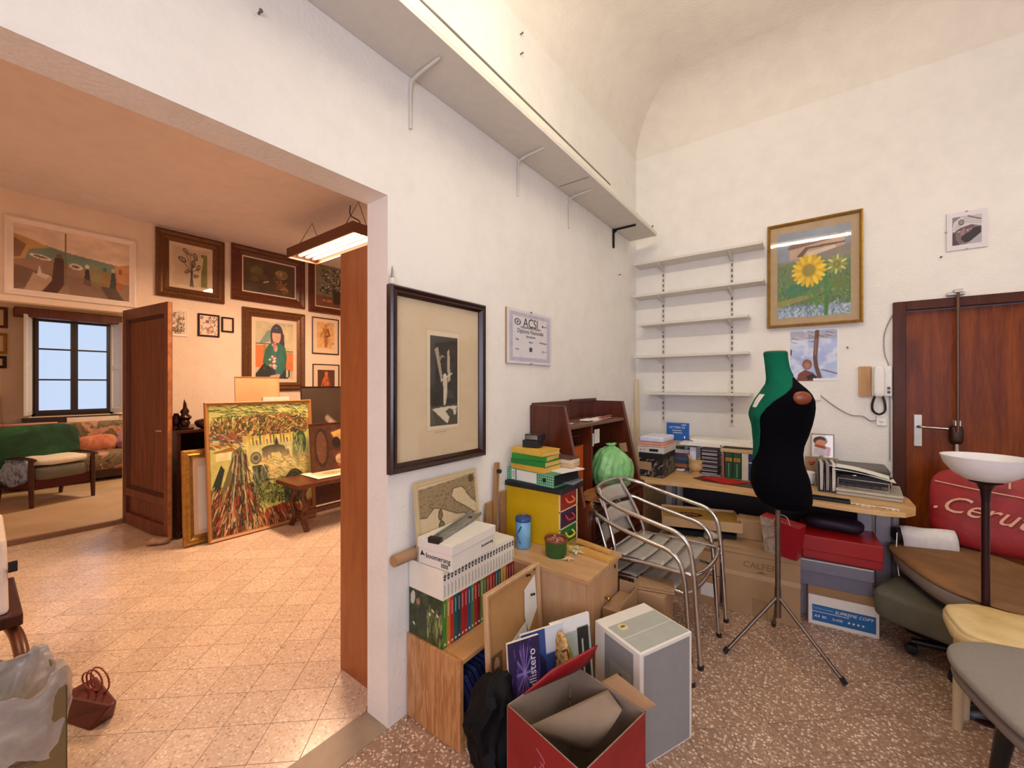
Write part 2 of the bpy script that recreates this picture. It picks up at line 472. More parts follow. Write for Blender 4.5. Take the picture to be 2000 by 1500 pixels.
# ---------------------------------------------------------------- walls of the main room
def wallprism(name, x0, x1, holes, ylim, z1, m):
    """wall with its plane at constant x, from ylim, with rectangular holes (y0,y1,z0,z1)"""
    mb = MB(); y = ylim[0]
    for h in sorted(holes):
        if h[0] > y: mb.box(x0, x1, y, h[0], 0, z1)
        if h[2] > 0: mb.box(x0, x1, h[0], h[1], 0, h[2])
        mb.box(x0, x1, h[0], h[1], h[3], z1); y = h[1]
    if y < ylim[1]: mb.box(x0, x1, y, ylim[1], 0, z1)
    return struct(name, mb, m)
wallprism('wall_left', -1.65, -1.5, [(-1.6, 1.10, 0, 2.32)], (-1.9, 4.3), 4.4, m_wall)
struct('wall_back', B(-1.5, .50, 4.12, 4.3, 0, 4.4).box(.50, 1.44, 4.12, 4.3, 2.04, 4.4).box(1.44, 2.7, 4.12, 4.3, 0, 4.4), m_wall)
struct('wall_right', B(2.6, 2.75, -1.9, 4.3, 0, 4.4), m_wall)
struct('wall_front', B(-1.5, .1, -2.05, -1.9, 0, 4.4).box(1.9, 2.75, -2.05, -1.9, 0, 4.4).box(.1, 1.9, -2.05, -1.9, 0, .9).box(.1, 1.9, -2.05, -1.9, 2.5, 4.4), m_wall)
# ceiling with rounded coves
def coved():
    mb = MB(); H = 4.2; R = .42
    prof = [(-1.5 + R - R * math.cos(a), H - R + R * math.sin(a)) for a in [PI / 2 * k / 10 for k in range(11)]]
    yy = [4.12 - R + R * math.cos(PI / 2 * k / 10) for k in range(11)]; zz = [H - R + R * math.sin(PI / 2 * k / 10) for k in range(11)]
    # cove along the left wall, cove along the back wall, flat field
    mb.grid(lambda u, v: (prof[round(u * 10)][0], -1.9 + v * 6.02, prof[round(u * 10)][1]), 10, 1)
    mb.grid(lambda u, v: (-1.5 + v * 4.1, yy[round(u * 10)], zz[round(u * 10)]), 10, 1)
    mb.add([(-1.5 + R, -1.9, H), (2.6, -1.9, H), (2.6, 4.12 - R, H), (-1.5 + R, 4.12 - R, H)], [(0, 1, 2, 3)])
    mb.add([(-1.6, -2, H + .01), (2.7, -2, H + .01), (2.7, 4.2, H + .01), (-1.6, 4.2, H + .01), (-1.6, -2, H + .2), (2.7, -2, H + .2), (2.7, 4.2, H + .2), (-1.6, 4.2, H + .2)],
           [(0, 1, 2, 3), (4, 5, 6, 7), (0, 1, 5, 4), (1, 2, 6, 5), (2, 3, 7, 6), (3, 0, 4, 7)])
    return mb
struct('ceiling', coved(), m_ceil, smooth=50)
# small holes and nails in the plaster
nm = plain('nail', '6b625c', .5, .3)
for i, (px, py, pl, lab) in enumerate([(505, 27, 'A', 'small nail stub high on the white wall above the opening'), (1016, 67, 'A', 'upper of two nail stubs in the wall above the high shelf'),
                            (1016, 106, 'A', 'lower of two nail stubs in the wall above the high shelf'), (1208, 537, 'A', 'small nail in the white wall left of the wall shelves'),
                            (1655, 679, 'B', 'small nail in the wall right of the snow photograph'), (1837, 503, 'B', 'tiny nail below the small framed portrait by the door')]):
    p = at(px, py, x=-1.5) if pl == 'A' else at(px, py, y=4.12)
    r = (0, PI / 2, 0) if pl == 'A' else (PI / 2, 0, 0)
    solo('nail', lab, 'nail', MB().lathe([(.004, -.01), (.004, .018), (.007, .019), (.006, .022)], 8), nm, p, r)

# window behind the camera, in the front wall
wf = MB()
for x0, x1, z0, z1 in ((.1, 1.9, .9, .96), (.1, 1.9, 2.44, 2.5), (.1, .16, .96, 2.44), (1.84, 1.9, .96, 2.44), (.97, 1.03, .96, 2.44)): wf.box(x0, x1, -2.0, -1.94, z0, z1)
w1 = struct('window_1', wf, m_white)
put('pane', B(.16, 1.84, -1.975, -1.97, .96, 2.44), m_glass, w1)

# ---------------------------------------------------------------- picture room (through the opening)
wallprism('wall_far', -6.12, -6.0, [(-.6, 1.03, 0, 2.27)], (-1.9, 4.75), 3.4, m_wall2)
struct('wall_side', B(-6.1, -1.65, 4.6, 4.75, 0, 3.4), m_wall2)
struct('wall_near', B(-6.1, -1.65, -2.05, -1.9, 0, 3.4), m_wall2)
struct('ceiling', B(-6.12, -1.65, -1.95, 4.7, 3.3, 3.45), plaster('ceiling_ochre', 'e0d8dc', .05))
# ---------------------------------------------------------------- room with the window
wallprism('wall_window', -9.75, -9.6, [(.60, 1.50, 1.0, 2.56)], (-1.2, 3.4), 3.1, m_wall2)
struct('wall_side', B(-9.7, -6.1, 3.4, 3.5, 0, 3.1), m_wall2)
struct('wall_near', B(-9.7, -6.1, -1.3, -1.2, 0, 3.1), m_wall2)
struct('ceiling', B(-9.75, -6.1, -1.25, 3.45, 3.0, 3.1), m_wall2)
m_win = plain('dark_window_wood', '2b1711', .45)
fr = MB()
y0, y1, z0, z1 = .60, 1.50, 1.0, 2.56
fr.box(-9.68, -9.62, y0, y0 + .035, z0, z1).box(-9.68, -9.62, y1 - .035, y1, z0, z1).box(-9.68, -9.62, y0, y1, z0, z0 + .04).box(-9.68, -9.62, y0, y1, z1 - .04, z1)
w2 = struct('window_2', fr, m_win)
for k, (a, b) in enumerate(((y0 + .035, 1.048), (1.052, y1 - .035))):
    s_ = MB(); st = .038
    s_.box(-9.66, -9.60, a, a + st, z0 + .04, z1 - .04).box(-9.66, -9.60, b - st, b, z0 + .04, z1 - .04)
    s_.box(-9.66, -9.60, a + st, b - st, z0 + .04, z0 + .09).box(-9.66, -9.60, a + st, b - st, z1 - .09, z1 - .04)
    zz = [z0 + .09 + (z1 - .13 - z0) * q / 3 for q in (0, 1, 2, 3)]
    for q in (1, 2): s_.box(-9.65, -9.61, a + st, b - st, zz[q] - .012, zz[q] + .012)
    sash = put('sash', s_, m_win, w2)
    for q in range(3): put('pane', B(-9.632, -9.628, a + st, b - st, zz[q] + .012, zz[q + 1] - .012), m_glass, sash)
def shutter(hy, ang, lab):
    sh = MB(); W, H = .30, 1.5
    sh.box(0, .028, 0, .05, 0, H).box(0, .028, W - .05, W, 0, H)
    for q in (0, .5, 1): sh.box(0, .028, .05, W - .05, q * (H - .07), q * (H - .07) + .07)
    o = thing('window_shutter', lab, 'shutter', (-9.60, hy, 1.03), ang)
    put('shutter_frame', sh, m_white, o, bev=.003)
    for q in (0, 1): put('panel', B(.008, .020, .05, W - .05, .07 + q * (H - .07) / 2, .07 + (q + 1) * (H - .07) / 2 - .07), m_white, o)
shutter(.61, math.radians(-105), 'white panelled inner shutter folded open left of the window')
shutter(1.49, math.radians(-68), 'white panelled inner shutter folded open right of the window, half behind the brown door leaf')
solo('window_beam', 'rough brown wooden beam across the head of the far window', 'beam', B(-9.60, -9.40, .42, 1.60, 2.5, 2.64), m_oldw, bev=.015)
struct('trim_3', B(-9.60, -9.46, .5, 1.6, .93, .985), m_win)
struct('trim_4', B(-9.58, -9.42, .95, 2.2, .80, .97), m_wall2)

# fluorescent fixture hanging in the main room, above the frame
t = thing('ceiling_lamp', 'white single-tube fluorescent fixture hanging in the main room above the view', 'lamp', (-.42, 1.3, 3.58))
put('housing', B(-.80, .80, -.05, .05, .03, .07), m_white, t, bev=.004)
tl = emit('neutral_tube', (1.0, .87, .66), TUBE)
for y_ in (0,):
    put('tube', MB().tube([(-.75, y_, 0), (.75, y_, 0)], .014, 10), tl, t, smooth=60)
    for x in (-.765, .765): put('socket', B(x - .015, x + .015, y_ - .018, y_ + .018, -.018, .03), m_white, t)
for x in (-.6, .6): put('suspension_wire', MB().tube([(x, 0, .07), (x, 0, .65)], .003, 6), m_steel, t)
# ================================================================= pictures
def rectA(x, l, r):
    """l, r = (px, ytop, ybottom) of the left and right edge on the wall plane at x"""
    a0, a1 = at(l[0], l[1], x=x), at(l[0], l[2], x=x); b0, b1 = at(r[0], r[1], x=x), at(r[0], r[2], x=x)
    return a0.y, b0.y, (a1.z + b1.z) / 2, (a0.z + b0.z) / 2
def picture(name, label, cat, w, h, loc, rot, fm, fw, art, prof=None, mat=None, matw=(0, 0, 0, 0), glz=True, depth=.025, group=None, back=None):
    """framed picture facing local -Y; matw = left, right, bottom, top border of the mount"""
    t = thing(name, label, cat, loc, rot, group)
    if prof is None: prof = [(0, 0), (0, depth), (fw * .25, depth * 1.15), (fw * .8, depth * .6), (fw, depth * .55), (fw, 0)]
    put('frame', moulding(w, h, prof), fm, t)
    iw, ih = w - 2 * fw, h - 2 * fw
    put('backing', B(-w / 2 + .004, w / 2 - .004, -.004, 0, .004, h - .004), m_card if back is None else back, t)
    l, r, b, tp = matw
    if mat: put('mount', B(-iw / 2 - .002, iw / 2 + .002, -.007, -.0045, fw - .002, h - fw + .002), mat, t)
    if art is not None: put('print', sheet(art, iw - l - r, ih - b - tp, T((l - r) / 2, -.0085, fw + b)), None, t)
    if glz: put('glass', B(-iw / 2 - .002, iw / 2 + .002, -.0125, -.0115, fw - .002, h - fw + .002), m_glass, t)
    return t
W90 = PI / 2
m_ink = '3a2d28'
def art_beach():
    A = Art(150, 92, 'e9cdb0')
    A.poly([(0, .20), (.45, .33), (1, .42), (1, .62), (0, .62)], '6f8a78'); A.put(A.noise(4, 20, 5) * .5, '8fa58e', .5)
    A.poly([(0, 0), (1, 0), (1, .42), (.85, .40), (.45, .33), (.18, .22), (0, .16)], 'ecd3b8')
    A.poly([(0, .16), (.16, .22), (.28, .30), (.12, .36), (.08, .56), (0, .6)], 'c99d5c'); A.poly([(0, .22), (.1, .3), (.05, .5), (0, .52)], '8d6a45')
    A.poly([(0, .55), (.2, .47), (1, .60), (1, 1), (0, 1)], '9a7c60'); A.poly([(0, .62), (.32, .72), (.1, .95), (0, 1)], '7b5c48'); A.poly([(.15, .72), (.34, .75), (.2, 1), (.08, 1)], 'bda184')
    A.ell(.21, .46, .09, .035, 'e4dcc6', .15); A.ell(.21, .46, .06, .018, '6d5f4b', .15)
    A.poly([(.32, .45), (.36, .38), (.40, .46), (.40, .85), (.34, 1), (.22, 1), (.30, .8)], '4b241b'); A.ell(.36, .40, .025, .04, '7b5a44')
    A.poly([(.20, .58), (.22, .70), (.29, .73), (.25, .79), (.18, .75)], 'dccbb4')
    A.rect(.405, .02, .418, .86, '7a6c4c')
    A.ell(.50, .53, .06, .05, 'd9cdb6', .1); A.ell(.50, .53, .035, .02, '6b5b48', .1)
    for x, c, c2 in ((.60, '2f2a28', 'dad6cc'), (.68, '8a8c4a', 'b1834a'), (.76, '9b7a3c', '5e6b3c'), (.84, '32443a', 'c5b8a0'), (.90, 'b0683c', 'd9d5c8')):
        A.poly([(x - .035, .80), (x - .012, .5), (x + .012, .5), (x + .04, .82)], c); A.ell(x, .50, .018, .035, c2)
    A.poly([(.85, .42), (1, .36), (1, .72), (.88, .68)], 'c98f5d'); A.ell(.91, .50, .02, .05, '9a5a3a')
    A.poly([(.42, .68), (.75, .74), (.9, 1), (.45, 1)], '866a54', .7); A.poly([(.72, .8), (.86, .78), (.95, 1), (.8, 1)], '4f3b33', .8)
    return A.mottle(.12)
def art_sketch():
    A = Art(90, 96, 'd9c4a0'); A.rect(.08, .04, .92, .96, 'cdb794')
    A.rect(.76, .12, .92, .96, '7c7a34'); A.poly([(.5, .3), (.82, .2), (.72, .9), (.5, .96)], 'd6c29d')
    for x, y, r, sd in ((.26, .34, .09, 1), (.35, .12, .07, 2), (.6, .22, .08, 3), (.55, .40, .08, 4), (.68, .48, .07, 5), (.38, .62, .06, 6), (.62, .70, .06, 7), (.46, .18, .05, 8)):
        A.ell(x, y, r, r * .55, m_ink, .4 * sd, .7, .3); A.ell(x, y, r * .5, r * .3, '7c6250', sd, .7)
        A.line([(x, y + .03), (.48 + .02 * (sd % 3), .6), (.46 + .03 * (sd % 4), .98)], .008, m_ink, .75)
    return A.mottle(.08)
def art_still():
    A = Art(100, 66, '4a3114'); A.put(A.noise(6, 6, 2), '6d4d20', .8); A.put(A.noise(4, 4, 9) ** 2, '2a1a0c', .9)
    for x, y, r, c in ((.72, .34, .13, 'a08a50'), (.68, .30, .06, 'c4ae6c'), (.25, .35, .12, '6e6836'), (.36, .5, .09, '5a4a22'), (.72, .72, .10, '9a5a2c'), (.78, .80, .08, 'b98a52'), (.2, .6, .08, '6c5a2c')):
        A.ell(x, y, r, r * 1.1, c, 0, .75)
    for k in range(40): a, b = A.rs.rand(2); A.ell(.55 + a * .3, .2 + b * .45, .015, .03, ('b8a46c', '7e7a3e', '8e4a22')[k % 3], a * 3, .6)
    A.line([(.38, .66), (.46, .62)], .02, 'cfc4ae'); A.line([(.3, .86), (.82, .84)], .015, '2a1608'); return A.mottle(.2, 12)
def art_bouquet(seed=1):
    A = Art(80, 110, '8a8262'); A.put(A.noise(4, 5, seed), '6c6a50', .8); A.rect(0, .76, 1, 1, '7a4a30')
    for k in range(170):
        a, b = A.rs.rand(2); ang = A.rs.rand() * 6; A.line([(.5 + (a - .5) * .75, .16 + b * .55), (.5 + (a - .5) * .75 + .04 * math.cos(ang), .16 + b * .55 + .05 * math.sin(ang))], .012, ('1e2418', '2e3a26', 'd8d0b8', '7b8aa0', '3b2a22')[k % 5], .85)
    A.poly([(.4, .6), (.62, .6), (.58, .92), (.44, .92)], '23241f')
    for x in (.2, .3, .36, .74): A.ell(x, .86, .04, .03, 'c07a5a')
    return A.mottle(.15, 14)
def art_girl():
    A = Art(110, 136, 'cdbf9c'); A.put(A.noise(5, 5, 3), 'b4b298', .7)
    A.poly([(.30, .16), (.42, .14), (.38, .34), (.08, .40)], '7d9a8c'); A.poly([(.4, .1), (1, .05), (1, .5), (.5, .5)], 'd2c49f')
    A.rect(0, .385, .42, .40, '5a2c18'); A.rect(.6, .50, 1, .515, '5a2c18'); A.rect(0, .42, .3, .80, 'd97a3c'); A.rect(.72, .53, 1, .86, 'd98046')
    A.poly([(0, .92), (.22, .72), (.5, .84), (.78, .78), (.86, 1), (0, 1)], '1d2320')
    A.ell(.55, .22, .17, .19, '3b2418'); A.poly([(.38, .22), (.74, .2), (.76, .46), (.66, .48), (.6, .3), (.44, .3), (.4, .46)], '3b2418')
    A.ell(.54, .24, .115, .145, 'd3a680'); A.poly([(.40, .10), (.68, .10), (.66, .19), (.42, .19)], '3b2418')
    A.poly([(.36, .38), (.5, .36), (.62, .36), (.78, .44), (.82, .62), (.78, .84), (.62, .96), (.5, .9), (.56, .76), (.32, .74), (.18, .72), (.24, .5)], '2c6a4e')
    A.put((A.noise(8, 8, 4) > .6) * 1.0 * ((A.v > .4) & (A.u > .2) & (A.u < .8) & (A.v < .85)), '3d8262', .35)
    A.line([(.3, .72), (.44, .62), (.5, .47)], .05, '317256'); A.ell(.52, .46, .05, .06, 'd3a680'); A.line([(.6, .94), (.4, .97)], .03, 'd3a680')
    for x, y in ((.44, .40), (.48, .43), (.50, .38)): A.ell(x, y, .035, .03, 'c2473a'); A.ell(x, y, .015, .012, 'eadccb')
    for k in range(16): a, b = A.rs.rand(2); A.ell(.36 + .16 * a, .64 + b * .24 - a * .06, .03, .018, ('b23a34', 'e9dccb')[k % 2], a * 3)
    for x in (.74, .8, .86): A.rect(x, .84, x + .04, .97, ('dcd9cf', '2a2f2b')[int(x * 50) % 2])
    return A.mottle(.1, 10)
def art_scrib(c, bg='e6d4bc', W=40, H=48, n=60, seed=1):
    A = Art(W, H, bg); r = np.random.RandomState(seed)
    for k in range(n):
        x, y, a = r.rand() * .9 + .05, r.rand() * .9 + .05, r.rand() * 6; A.line([(x, y), (x + .1 * math.cos(a), y + .1 * math.sin(a))], .018, c[k % len(c)], .8)
    return A
def art_figure(bg, fg, W=44, H=60):
    A = Art(W, H, bg); A.put(A.noise(4, 6, W), fg[0], .5); A.ell(.5, .14, .10, .08, fg[1]); A.poly([(.38, .22), (.62, .22), (.66, .5), (.58, .95), (.42, .95), (.36, .5)], fg[1])
    A.line([(.38, .26), (.22, .55)], .03, fg[1]); A.line([(.62, .26), (.72, .5), (.5, .55)], .03, fg[2]); A.line([(.5, .3), (.5, .9)], .012, fg[2]); return A.mottle(.2, 8)
def art_swirl():
    A = Art(240, 300, 'd9d276'); A.put(A.noise(8, 10, 1), 'b9c06a', .8)
    def strokes(x0, x1, y0, y1, cols, n, ang, L=.05, wd=.004, sp=.5):
        wd *= .62
        for k in range(int(n * 1.9)):
            x = x0 + (x1 - x0) * A.rs.rand(); y = y0 + (y1 - y0) * A.rs.rand(); a = ang(x, y) + (A.rs.rand() - .5) * sp
            pts = [(x, y)]
            for q in range(3): a += (A.rs.rand() - .5) * .5; x += L / 3 * math.cos(a); y += L / 3 * math.sin(a); pts.append((x, y))
            A.line(pts, wd * (.6 + A.rs.rand()), cols[A.rs.randint(len(cols))], .9)
    strokes(0, 1, 0, .1, ['5c7a3c', '9fae52', 'efe9a0', '3a4a2c'], 110, lambda x, y: .1, .09)
    A.poly([(0, .22), (.12, .13), (.4, .08), (.75, .08), (1, .14), (1, .24), (.6, .27), (.25, .3), (0, .34)], '8a6a3a', .75)
    strokes(.02, .98, .09, .26, ['5a3420', '2d3a1c', 'b5563a', 'd8cf7a', '3b2a18', '6c7a34'], 420, lambda x, y: 1.2 + x * 2, .035, .005, 2)
    strokes(0, .3, .22, .32, ['a8503a', '4a3a2a', 'e2d890', '5a6a6a'], 90, lambda x, y: .2, .05)
    A.rect(.3, .26, .82, .33, 'e3d878', .7)
    for k in range(14): x = .36 + .035 * k; A.line([(x, .24 + .03 * (k % 3)), (x + .006, .33)], .006, ('c9a23a', '6a7a3c', '8a4a3a', '3f5a3a')[k % 4])
    A.poly([(.03, .36), (.2, .33), (.24, .36), (.05, .37)], 'a5703a'); A.rect(.06, .37, .2, .43, 'efe6ae')
    A.put(np.clip(1 - np.abs(A.v - .36) * 14, 0, 1) * (A.u > .35) * A.noise(10, 10, 5), '9aa694', .9)
    # horse with rider
    A.ell(.60, .38, .12, .035, '24241c', 0); A.ell(.53, .40, .04, .05, '2c2a20', .6); A.ell(.70, .41, .035, .06, '2c2a20', -.7); A.poly([(.61, .36), (.63, .27), (.66, .36)], '1f1f18')
    for x in (.52, .56, .68, .75): A.line([(x, .40), (x + .015, .455)], .007, '24241c')
    A.ell(.88, .38, .075, .135, '3d5a34', .15); A.ell(.885, .38, .05, .10, '7f9a5a', .15, .8); strokes(.82, .93, .28, .48, ['2f4428', 'a8b878'], 30, lambda x, y: 1.6, .06)
    A.put(np.clip(1 - np.hypot((A.u - .62) * 2.2, (A.v - .50) * 5), 0, 1), 'ece3a6', .9)
    strokes(.4, .95, .44, .62, ['e9dd98', 'b9b068', '8f9a58', 'd8a56a'], 130, lambda x, y: .3, .05)
    # hooded figures
    A.poly([(.02, .62), (.10, .46), (.13, .5), (.06, .74), (.02, .8)], '24362c')
    A.poly([(.22, .36), (.28, .33), (.32, .4), (.33, .62), (.42, .74), (.36, .96), (.0, .99), (.03, .8), (.14, .56)], '6d6a44')
    strokes(.2, .33, .36, .62, ['2a3424', 'a9b07a', '7a3426', '4a5a3a', 'cfc890'], 90, lambda x, y: 1.5, .09)
    strokes(.02, .42, .62, .98, ['7a2c1c', 'c25a34', 'd9c88a', '2c241a', '8f8a5a', '4a2a1c'], 330, lambda x, y: 2.2 - x * 2.5, .09, .0055)
    for k in range(7):
        x = .225 + .014 * k; A.line([(x + .01, .37 + .01 * abs(k - 3)), (x - .01 + .006 * k, .50), (x - .05 + .018 * k, .66), (x - .10 + .035 * k, .95)], .004, ('2c2f22', 'c3c49a', '7a3a28')[k % 3], .85)
    A.ell(.42, .44, .055, .05, '5a5f48'); A.ell(.42, .44, .035, .03, 'a3a37a', 0, .8, .3); A.poly([(.38, .5), (.48, .5), (.54, .62), (.52, .76), (.42, .74), (.4, .6)], '4f5a42')
    strokes(.38, .54, .5, .76, ['222a20', '94a07a', '6c7a58'], 80, lambda x, y: 1.4, .05)
    strokes(.42, .8, .62, .82, ['3c5228', '6a8a44', '8f7a3a', '24301c', '9caa5c'], 260, lambda x, y: .8, .03, .005, 3)
    A.ell(.80, .72, .11, .15, '2a3524', .1, .85); strokes(.7, .9, .6, .85, ['1c2418', '5a6a4a'], 90, lambda x, y: 1, .03, .005, 3)
    A.poly([(.45, .98), (.5, .86), (.7, .84), (.85, .88), (1, .86), (1, 1), (.4, 1)], '9a3a22', .85)
    strokes(.4, 1, .84, .99, ['b8442a', '2a1c14', 'd8c27a', '5a2a1c'], 120, lambda x, y: 1.2, .07)
    A.rect(0, 0, .012, 1, '6a6a40', .5); return A.mottle(.1, 20)
def art_dark(seed, W=80, H=60):
    A = Art(W, H, '46281a'); A.put(A.noise(5, 5, seed), '6a4026', .8)
    A.ell(.2, .5, .14, .42, '3a2016'); A.ell(.2, .5, .10, .34, '7c5236', 0, .8); A.poly([(.4, .2), (.8, .08), (.95, .3), (.7, .5), (.5, .42)], 'd0a85a'); A.ell(.5, .42, .09, .12, '2a1814')
    A.poly([(.45, .7), (.6, .6), (.9, .75), (.9, .95), (.5, .95)], '9a3a26'); A.ell(.55, .78, .09, .1, 'c9b48a'); A.line([(.9, .1), (.85, .7)], .03, '241410'); return A.mottle(.25, 10)
def art_cello():
    A = Art(60, 50, '3c2e24'); A.put(A.noise(5, 5, 8), '57452f', .6); A.line([(.5, .55), (.85, .95)], .03, 'a8744a'); A.line([(.45, .5), (.6, .62)], .05, 'c9b9a0', .7); return A
m_frw = plain('white_frame', 'efe0d2', .5, var=.03)
m_frb = wood('brown_frame', '4a2210', '6e3a1e', 'x', .35, 3)
m_frg = plain('antique_gilt_frame', '6b4526', .4, .35, .25, 40)
m_frbk = plain('black_frame', '26100f', .35)
m_mount = plain('mount_card', 'e4cdb0', .8, var=.02)
XF = -6.0
def onC(l, r): return rectA(XF, l, r)
def wallpic(l, r, **k):
    y0, y1, z0, z1 = onC(l, r)
    return picture(k.pop('name', 'framed_picture'), k.pop('label'), k.pop('cat', 'picture'), y1 - y0, z1 - z0, (XF + .001, (y0 + y1) / 2, z0), W90, **k)
ornate = lambda fw: [(0, 0), (0, .03), (fw * .2, .045), (fw * .35, .035), (fw * .5, .03), (fw * .62, .04), (fw * .75, .03), (fw, .018), (fw, 0)]
wallpic((8, 422, 573), (265, 470, 601), label='wide white-framed beach scene with boats and robed figures above the far opening', fm=m_frw, fw=.055, art=art_beach())
wallpic((303, 443, 577), (437, 475, 594), label='brown ornate frame with a pencil flower sketch and an olive strip', fm=m_frg, fw=.12, prof=ornate(.12), art=art_sketch(), mat=m_mount, matw=(.03,) * 4)
wallpic((451, 474, 583), (594, 509, 605), label='brown frame with a dark still life of flowers, left of the hanging lamp', fm=m_frb, fw=.12, prof=ornate(.12), art=art_still(), mat=m_frw, matw=(.018,) * 4)
wallpic((602, 491, 608), (705, 517, 623), label='brown frame with a dark bouquet half hidden behind the tall orange wood panel', fm=m_frb, fw=.09, prof=ornate(.09), art=art_bouquet(), mat=m_mount, matw=(.02,) * 4)
wallpic((472, 600, 757), (594, 614, 767), label='gilt-framed painting of a seated girl in a green cardigan holding flowers', cat='painting', name='framed_painting', fm=m_frg, fw=.11, prof=ornate(.11), art=art_girl(), mat=m_mount, matw=(.05,) * 4)
wallpic((322, 598, 654), (367, 608, 659), label='small unframed grey scribble print on white card beside the brown door leaf', cat='print', name='art_print', fm=m_frw, fw=.03, art=art_scrib(['6a5a4a', '3a2a24', 'a08a70'], n=150), depth=.008, glz=False)
wallpic((386, 611, 656), (428, 617, 659), label='small dark red frame with a purple sketch, larger of a pair', fm=m_frbk, fw=.02, art=art_scrib(['7a3a44', 'b0704a', '5a2a34'], n=70, seed=4), depth=.015)
wallpic((432, 618, 648), (456, 622, 650), label='tiny dark red frame with a pale yellow flower, smaller of a pair', fm=m_frbk, fw=.02, art=art_scrib(['d0a04a', 'c8b070'], n=14, seed=6), mat=m_mount, matw=(.02,) * 4, depth=.015)
wallpic((609, 618, 690), (661, 625, 694), label='thin black frame with a pale yellow standing figure below the dark bouquet', fm=m_frbk, fw=.016, art=art_figure('d9a468', ('e9c890', 'b5803e', '7a4a2a')), mat=m_mount, matw=(.06, .06, .07, .05), depth=.015)
wallpic((610, 710, 790), (662, 713, 792), label='thin black frame with a dark orange figure, lowest picture right of the girl', fm=m_frbk, fw=.016, art=art_figure('3c1c12', ('7a3418', 'c8662c', '8a3a1c')), mat=m_mount, matw=(.06, .06, .05, .07), depth=.015)

# ---------------------------------------------------------------- hanging fluorescent lamp of the picture room
L = thing('hanging_lamp', 'brown boxy fluorescent lamp with four lit tubes hanging on wires near the opening', 'lamp', (-4.1, 2.32, 2.96))
hs = MB().box(-.64, .64, -.17, .17, .03, .05).box(-.64, .64, -.175, -.16, -.05, .05).box(-.64, .64, .16, .175, -.05, .05).box(-.65, -.64, -.175, .175, -.05, .05).box(.64, .65, -.175, .175, -.05, .05)
put('housing', hs, plain('lamp_brown', '6a4028', .45), L)
tm = emit('warm_tube', (1.0, .70, .42), 14.0)
for k in range(4):
    y = -.12 + .08 * k
    put('tube', MB().tube([(-.60, y, 0), (.60, y, 0)], .016, 10), tm, L, smooth=60)
    for x in (-.62, .62): put('end_cap', MB().tube([(x - .02, y, 0), (x + .02, y, 0)], .018, 8), m_white, L)
for x in (-.45, .45):
    put('suspension_wire', MB().tube([(x, -.14, .05), (x + .02, 0, .335), (x, .14, .05)], .004, 6), m_dark, L)
put('cord', MB().tube(bez([(.38, 0, .05), (.42, .05, .16), (.30, .02, .25), (.33, 0, .335)]), .006, 6), m_dark, L, smooth=60)
solo('junction_box', 'small white junction box on the wall edge above the tall wood panel', 'box', B(-1.74, -1.651, 1.22, 1.30, 2.22, 2.42), m_white, bev=.006)

# tall cabinet behind the left wall: its orange side fills the right edge of the opening
t = thing('tall_cabinet', 'tall orange-brown wooden cabinet side standing just inside the opening', 'cabinet', (-1.66, 1.185, 0))
put('side_panel', B(-.36, 0, 0, .022, 0, 2.185), m_panelw, t, bev=.002)
put('body', B(-.34, 0, .022, 1.1, .0, 2.17), m_panelw, t)
put('door', B(-.36, -.342, .03, .55, .05, 2.14), m_panelw, t); put('door', B(-.36, -.342, .56, 1.08, .05, 2.14), m_panelw, t)

# ---------------------------------------------------------------- brown door leaf standing open in the far opening
hx, hy = -5.93, 1.0; ex_, ey_ = -4.92, 1.14
ang = math.atan2(ey_ - hy, ex_ - hx); LL = math.hypot(ex_ - hx, ey_ - hy)
t = thing('door_leaf', 'old reddish-brown panelled door leaf standing open in the far opening', 'door', (hx, hy, .03), ang)
m_leafedge = plain('worn_edge', 'a8683a', .6, var=.3)
st = .075
put('door_frame', MB().box(0, st, 0, .042, 0, 2.25).box(LL - st, LL, 0, .042, 0, 2.25).box(st, LL - st, 0, .042, 0, .12).box(st, LL - st, 0, .042, 2.14, 2.25).box(st, LL - st, 0, .042, .30, .38), m_oldw, t, bev=.004)
put('panel', B(st, LL - st, .028, .036, .38, 2.14), m_oldw, t); put('panel', B(st, LL - st, .028, .036, .12, .30), m_oldw, t)
put('moulding', moulding(LL - 2 * st, 1.76, [(0, 0), (0, .020), (.010, .024), (.03, .004), (.03, 0)]), wood('dark_moulding', '2e120c', '46201a', 'z', .5, 2), t, (LL / 2, .028, .38))
put('edge_strip', B(LL, LL + .006, .002, .033, 0, 2.25), m_leafedge, t)
put('door_handle', MB().tube([(LL - .15, 0, 1.02), (LL - .15, -.03, 1.02), (LL - .06, -.03, 1.025)], .007, 8), m_steelb, t)
solo('floor_rag', 'crumpled beige rag wedged under the open brown door leaf', 'rag', MB().ball((0, 0, .03), (.11, .07, .035), 12).jitter(.02, 3, 14), sampled('rag_cloth', [(.3, '9a7868'), (.7, 'c0a28e')], 9), (-4.98, 1.07, 0), .4, smooth=80)

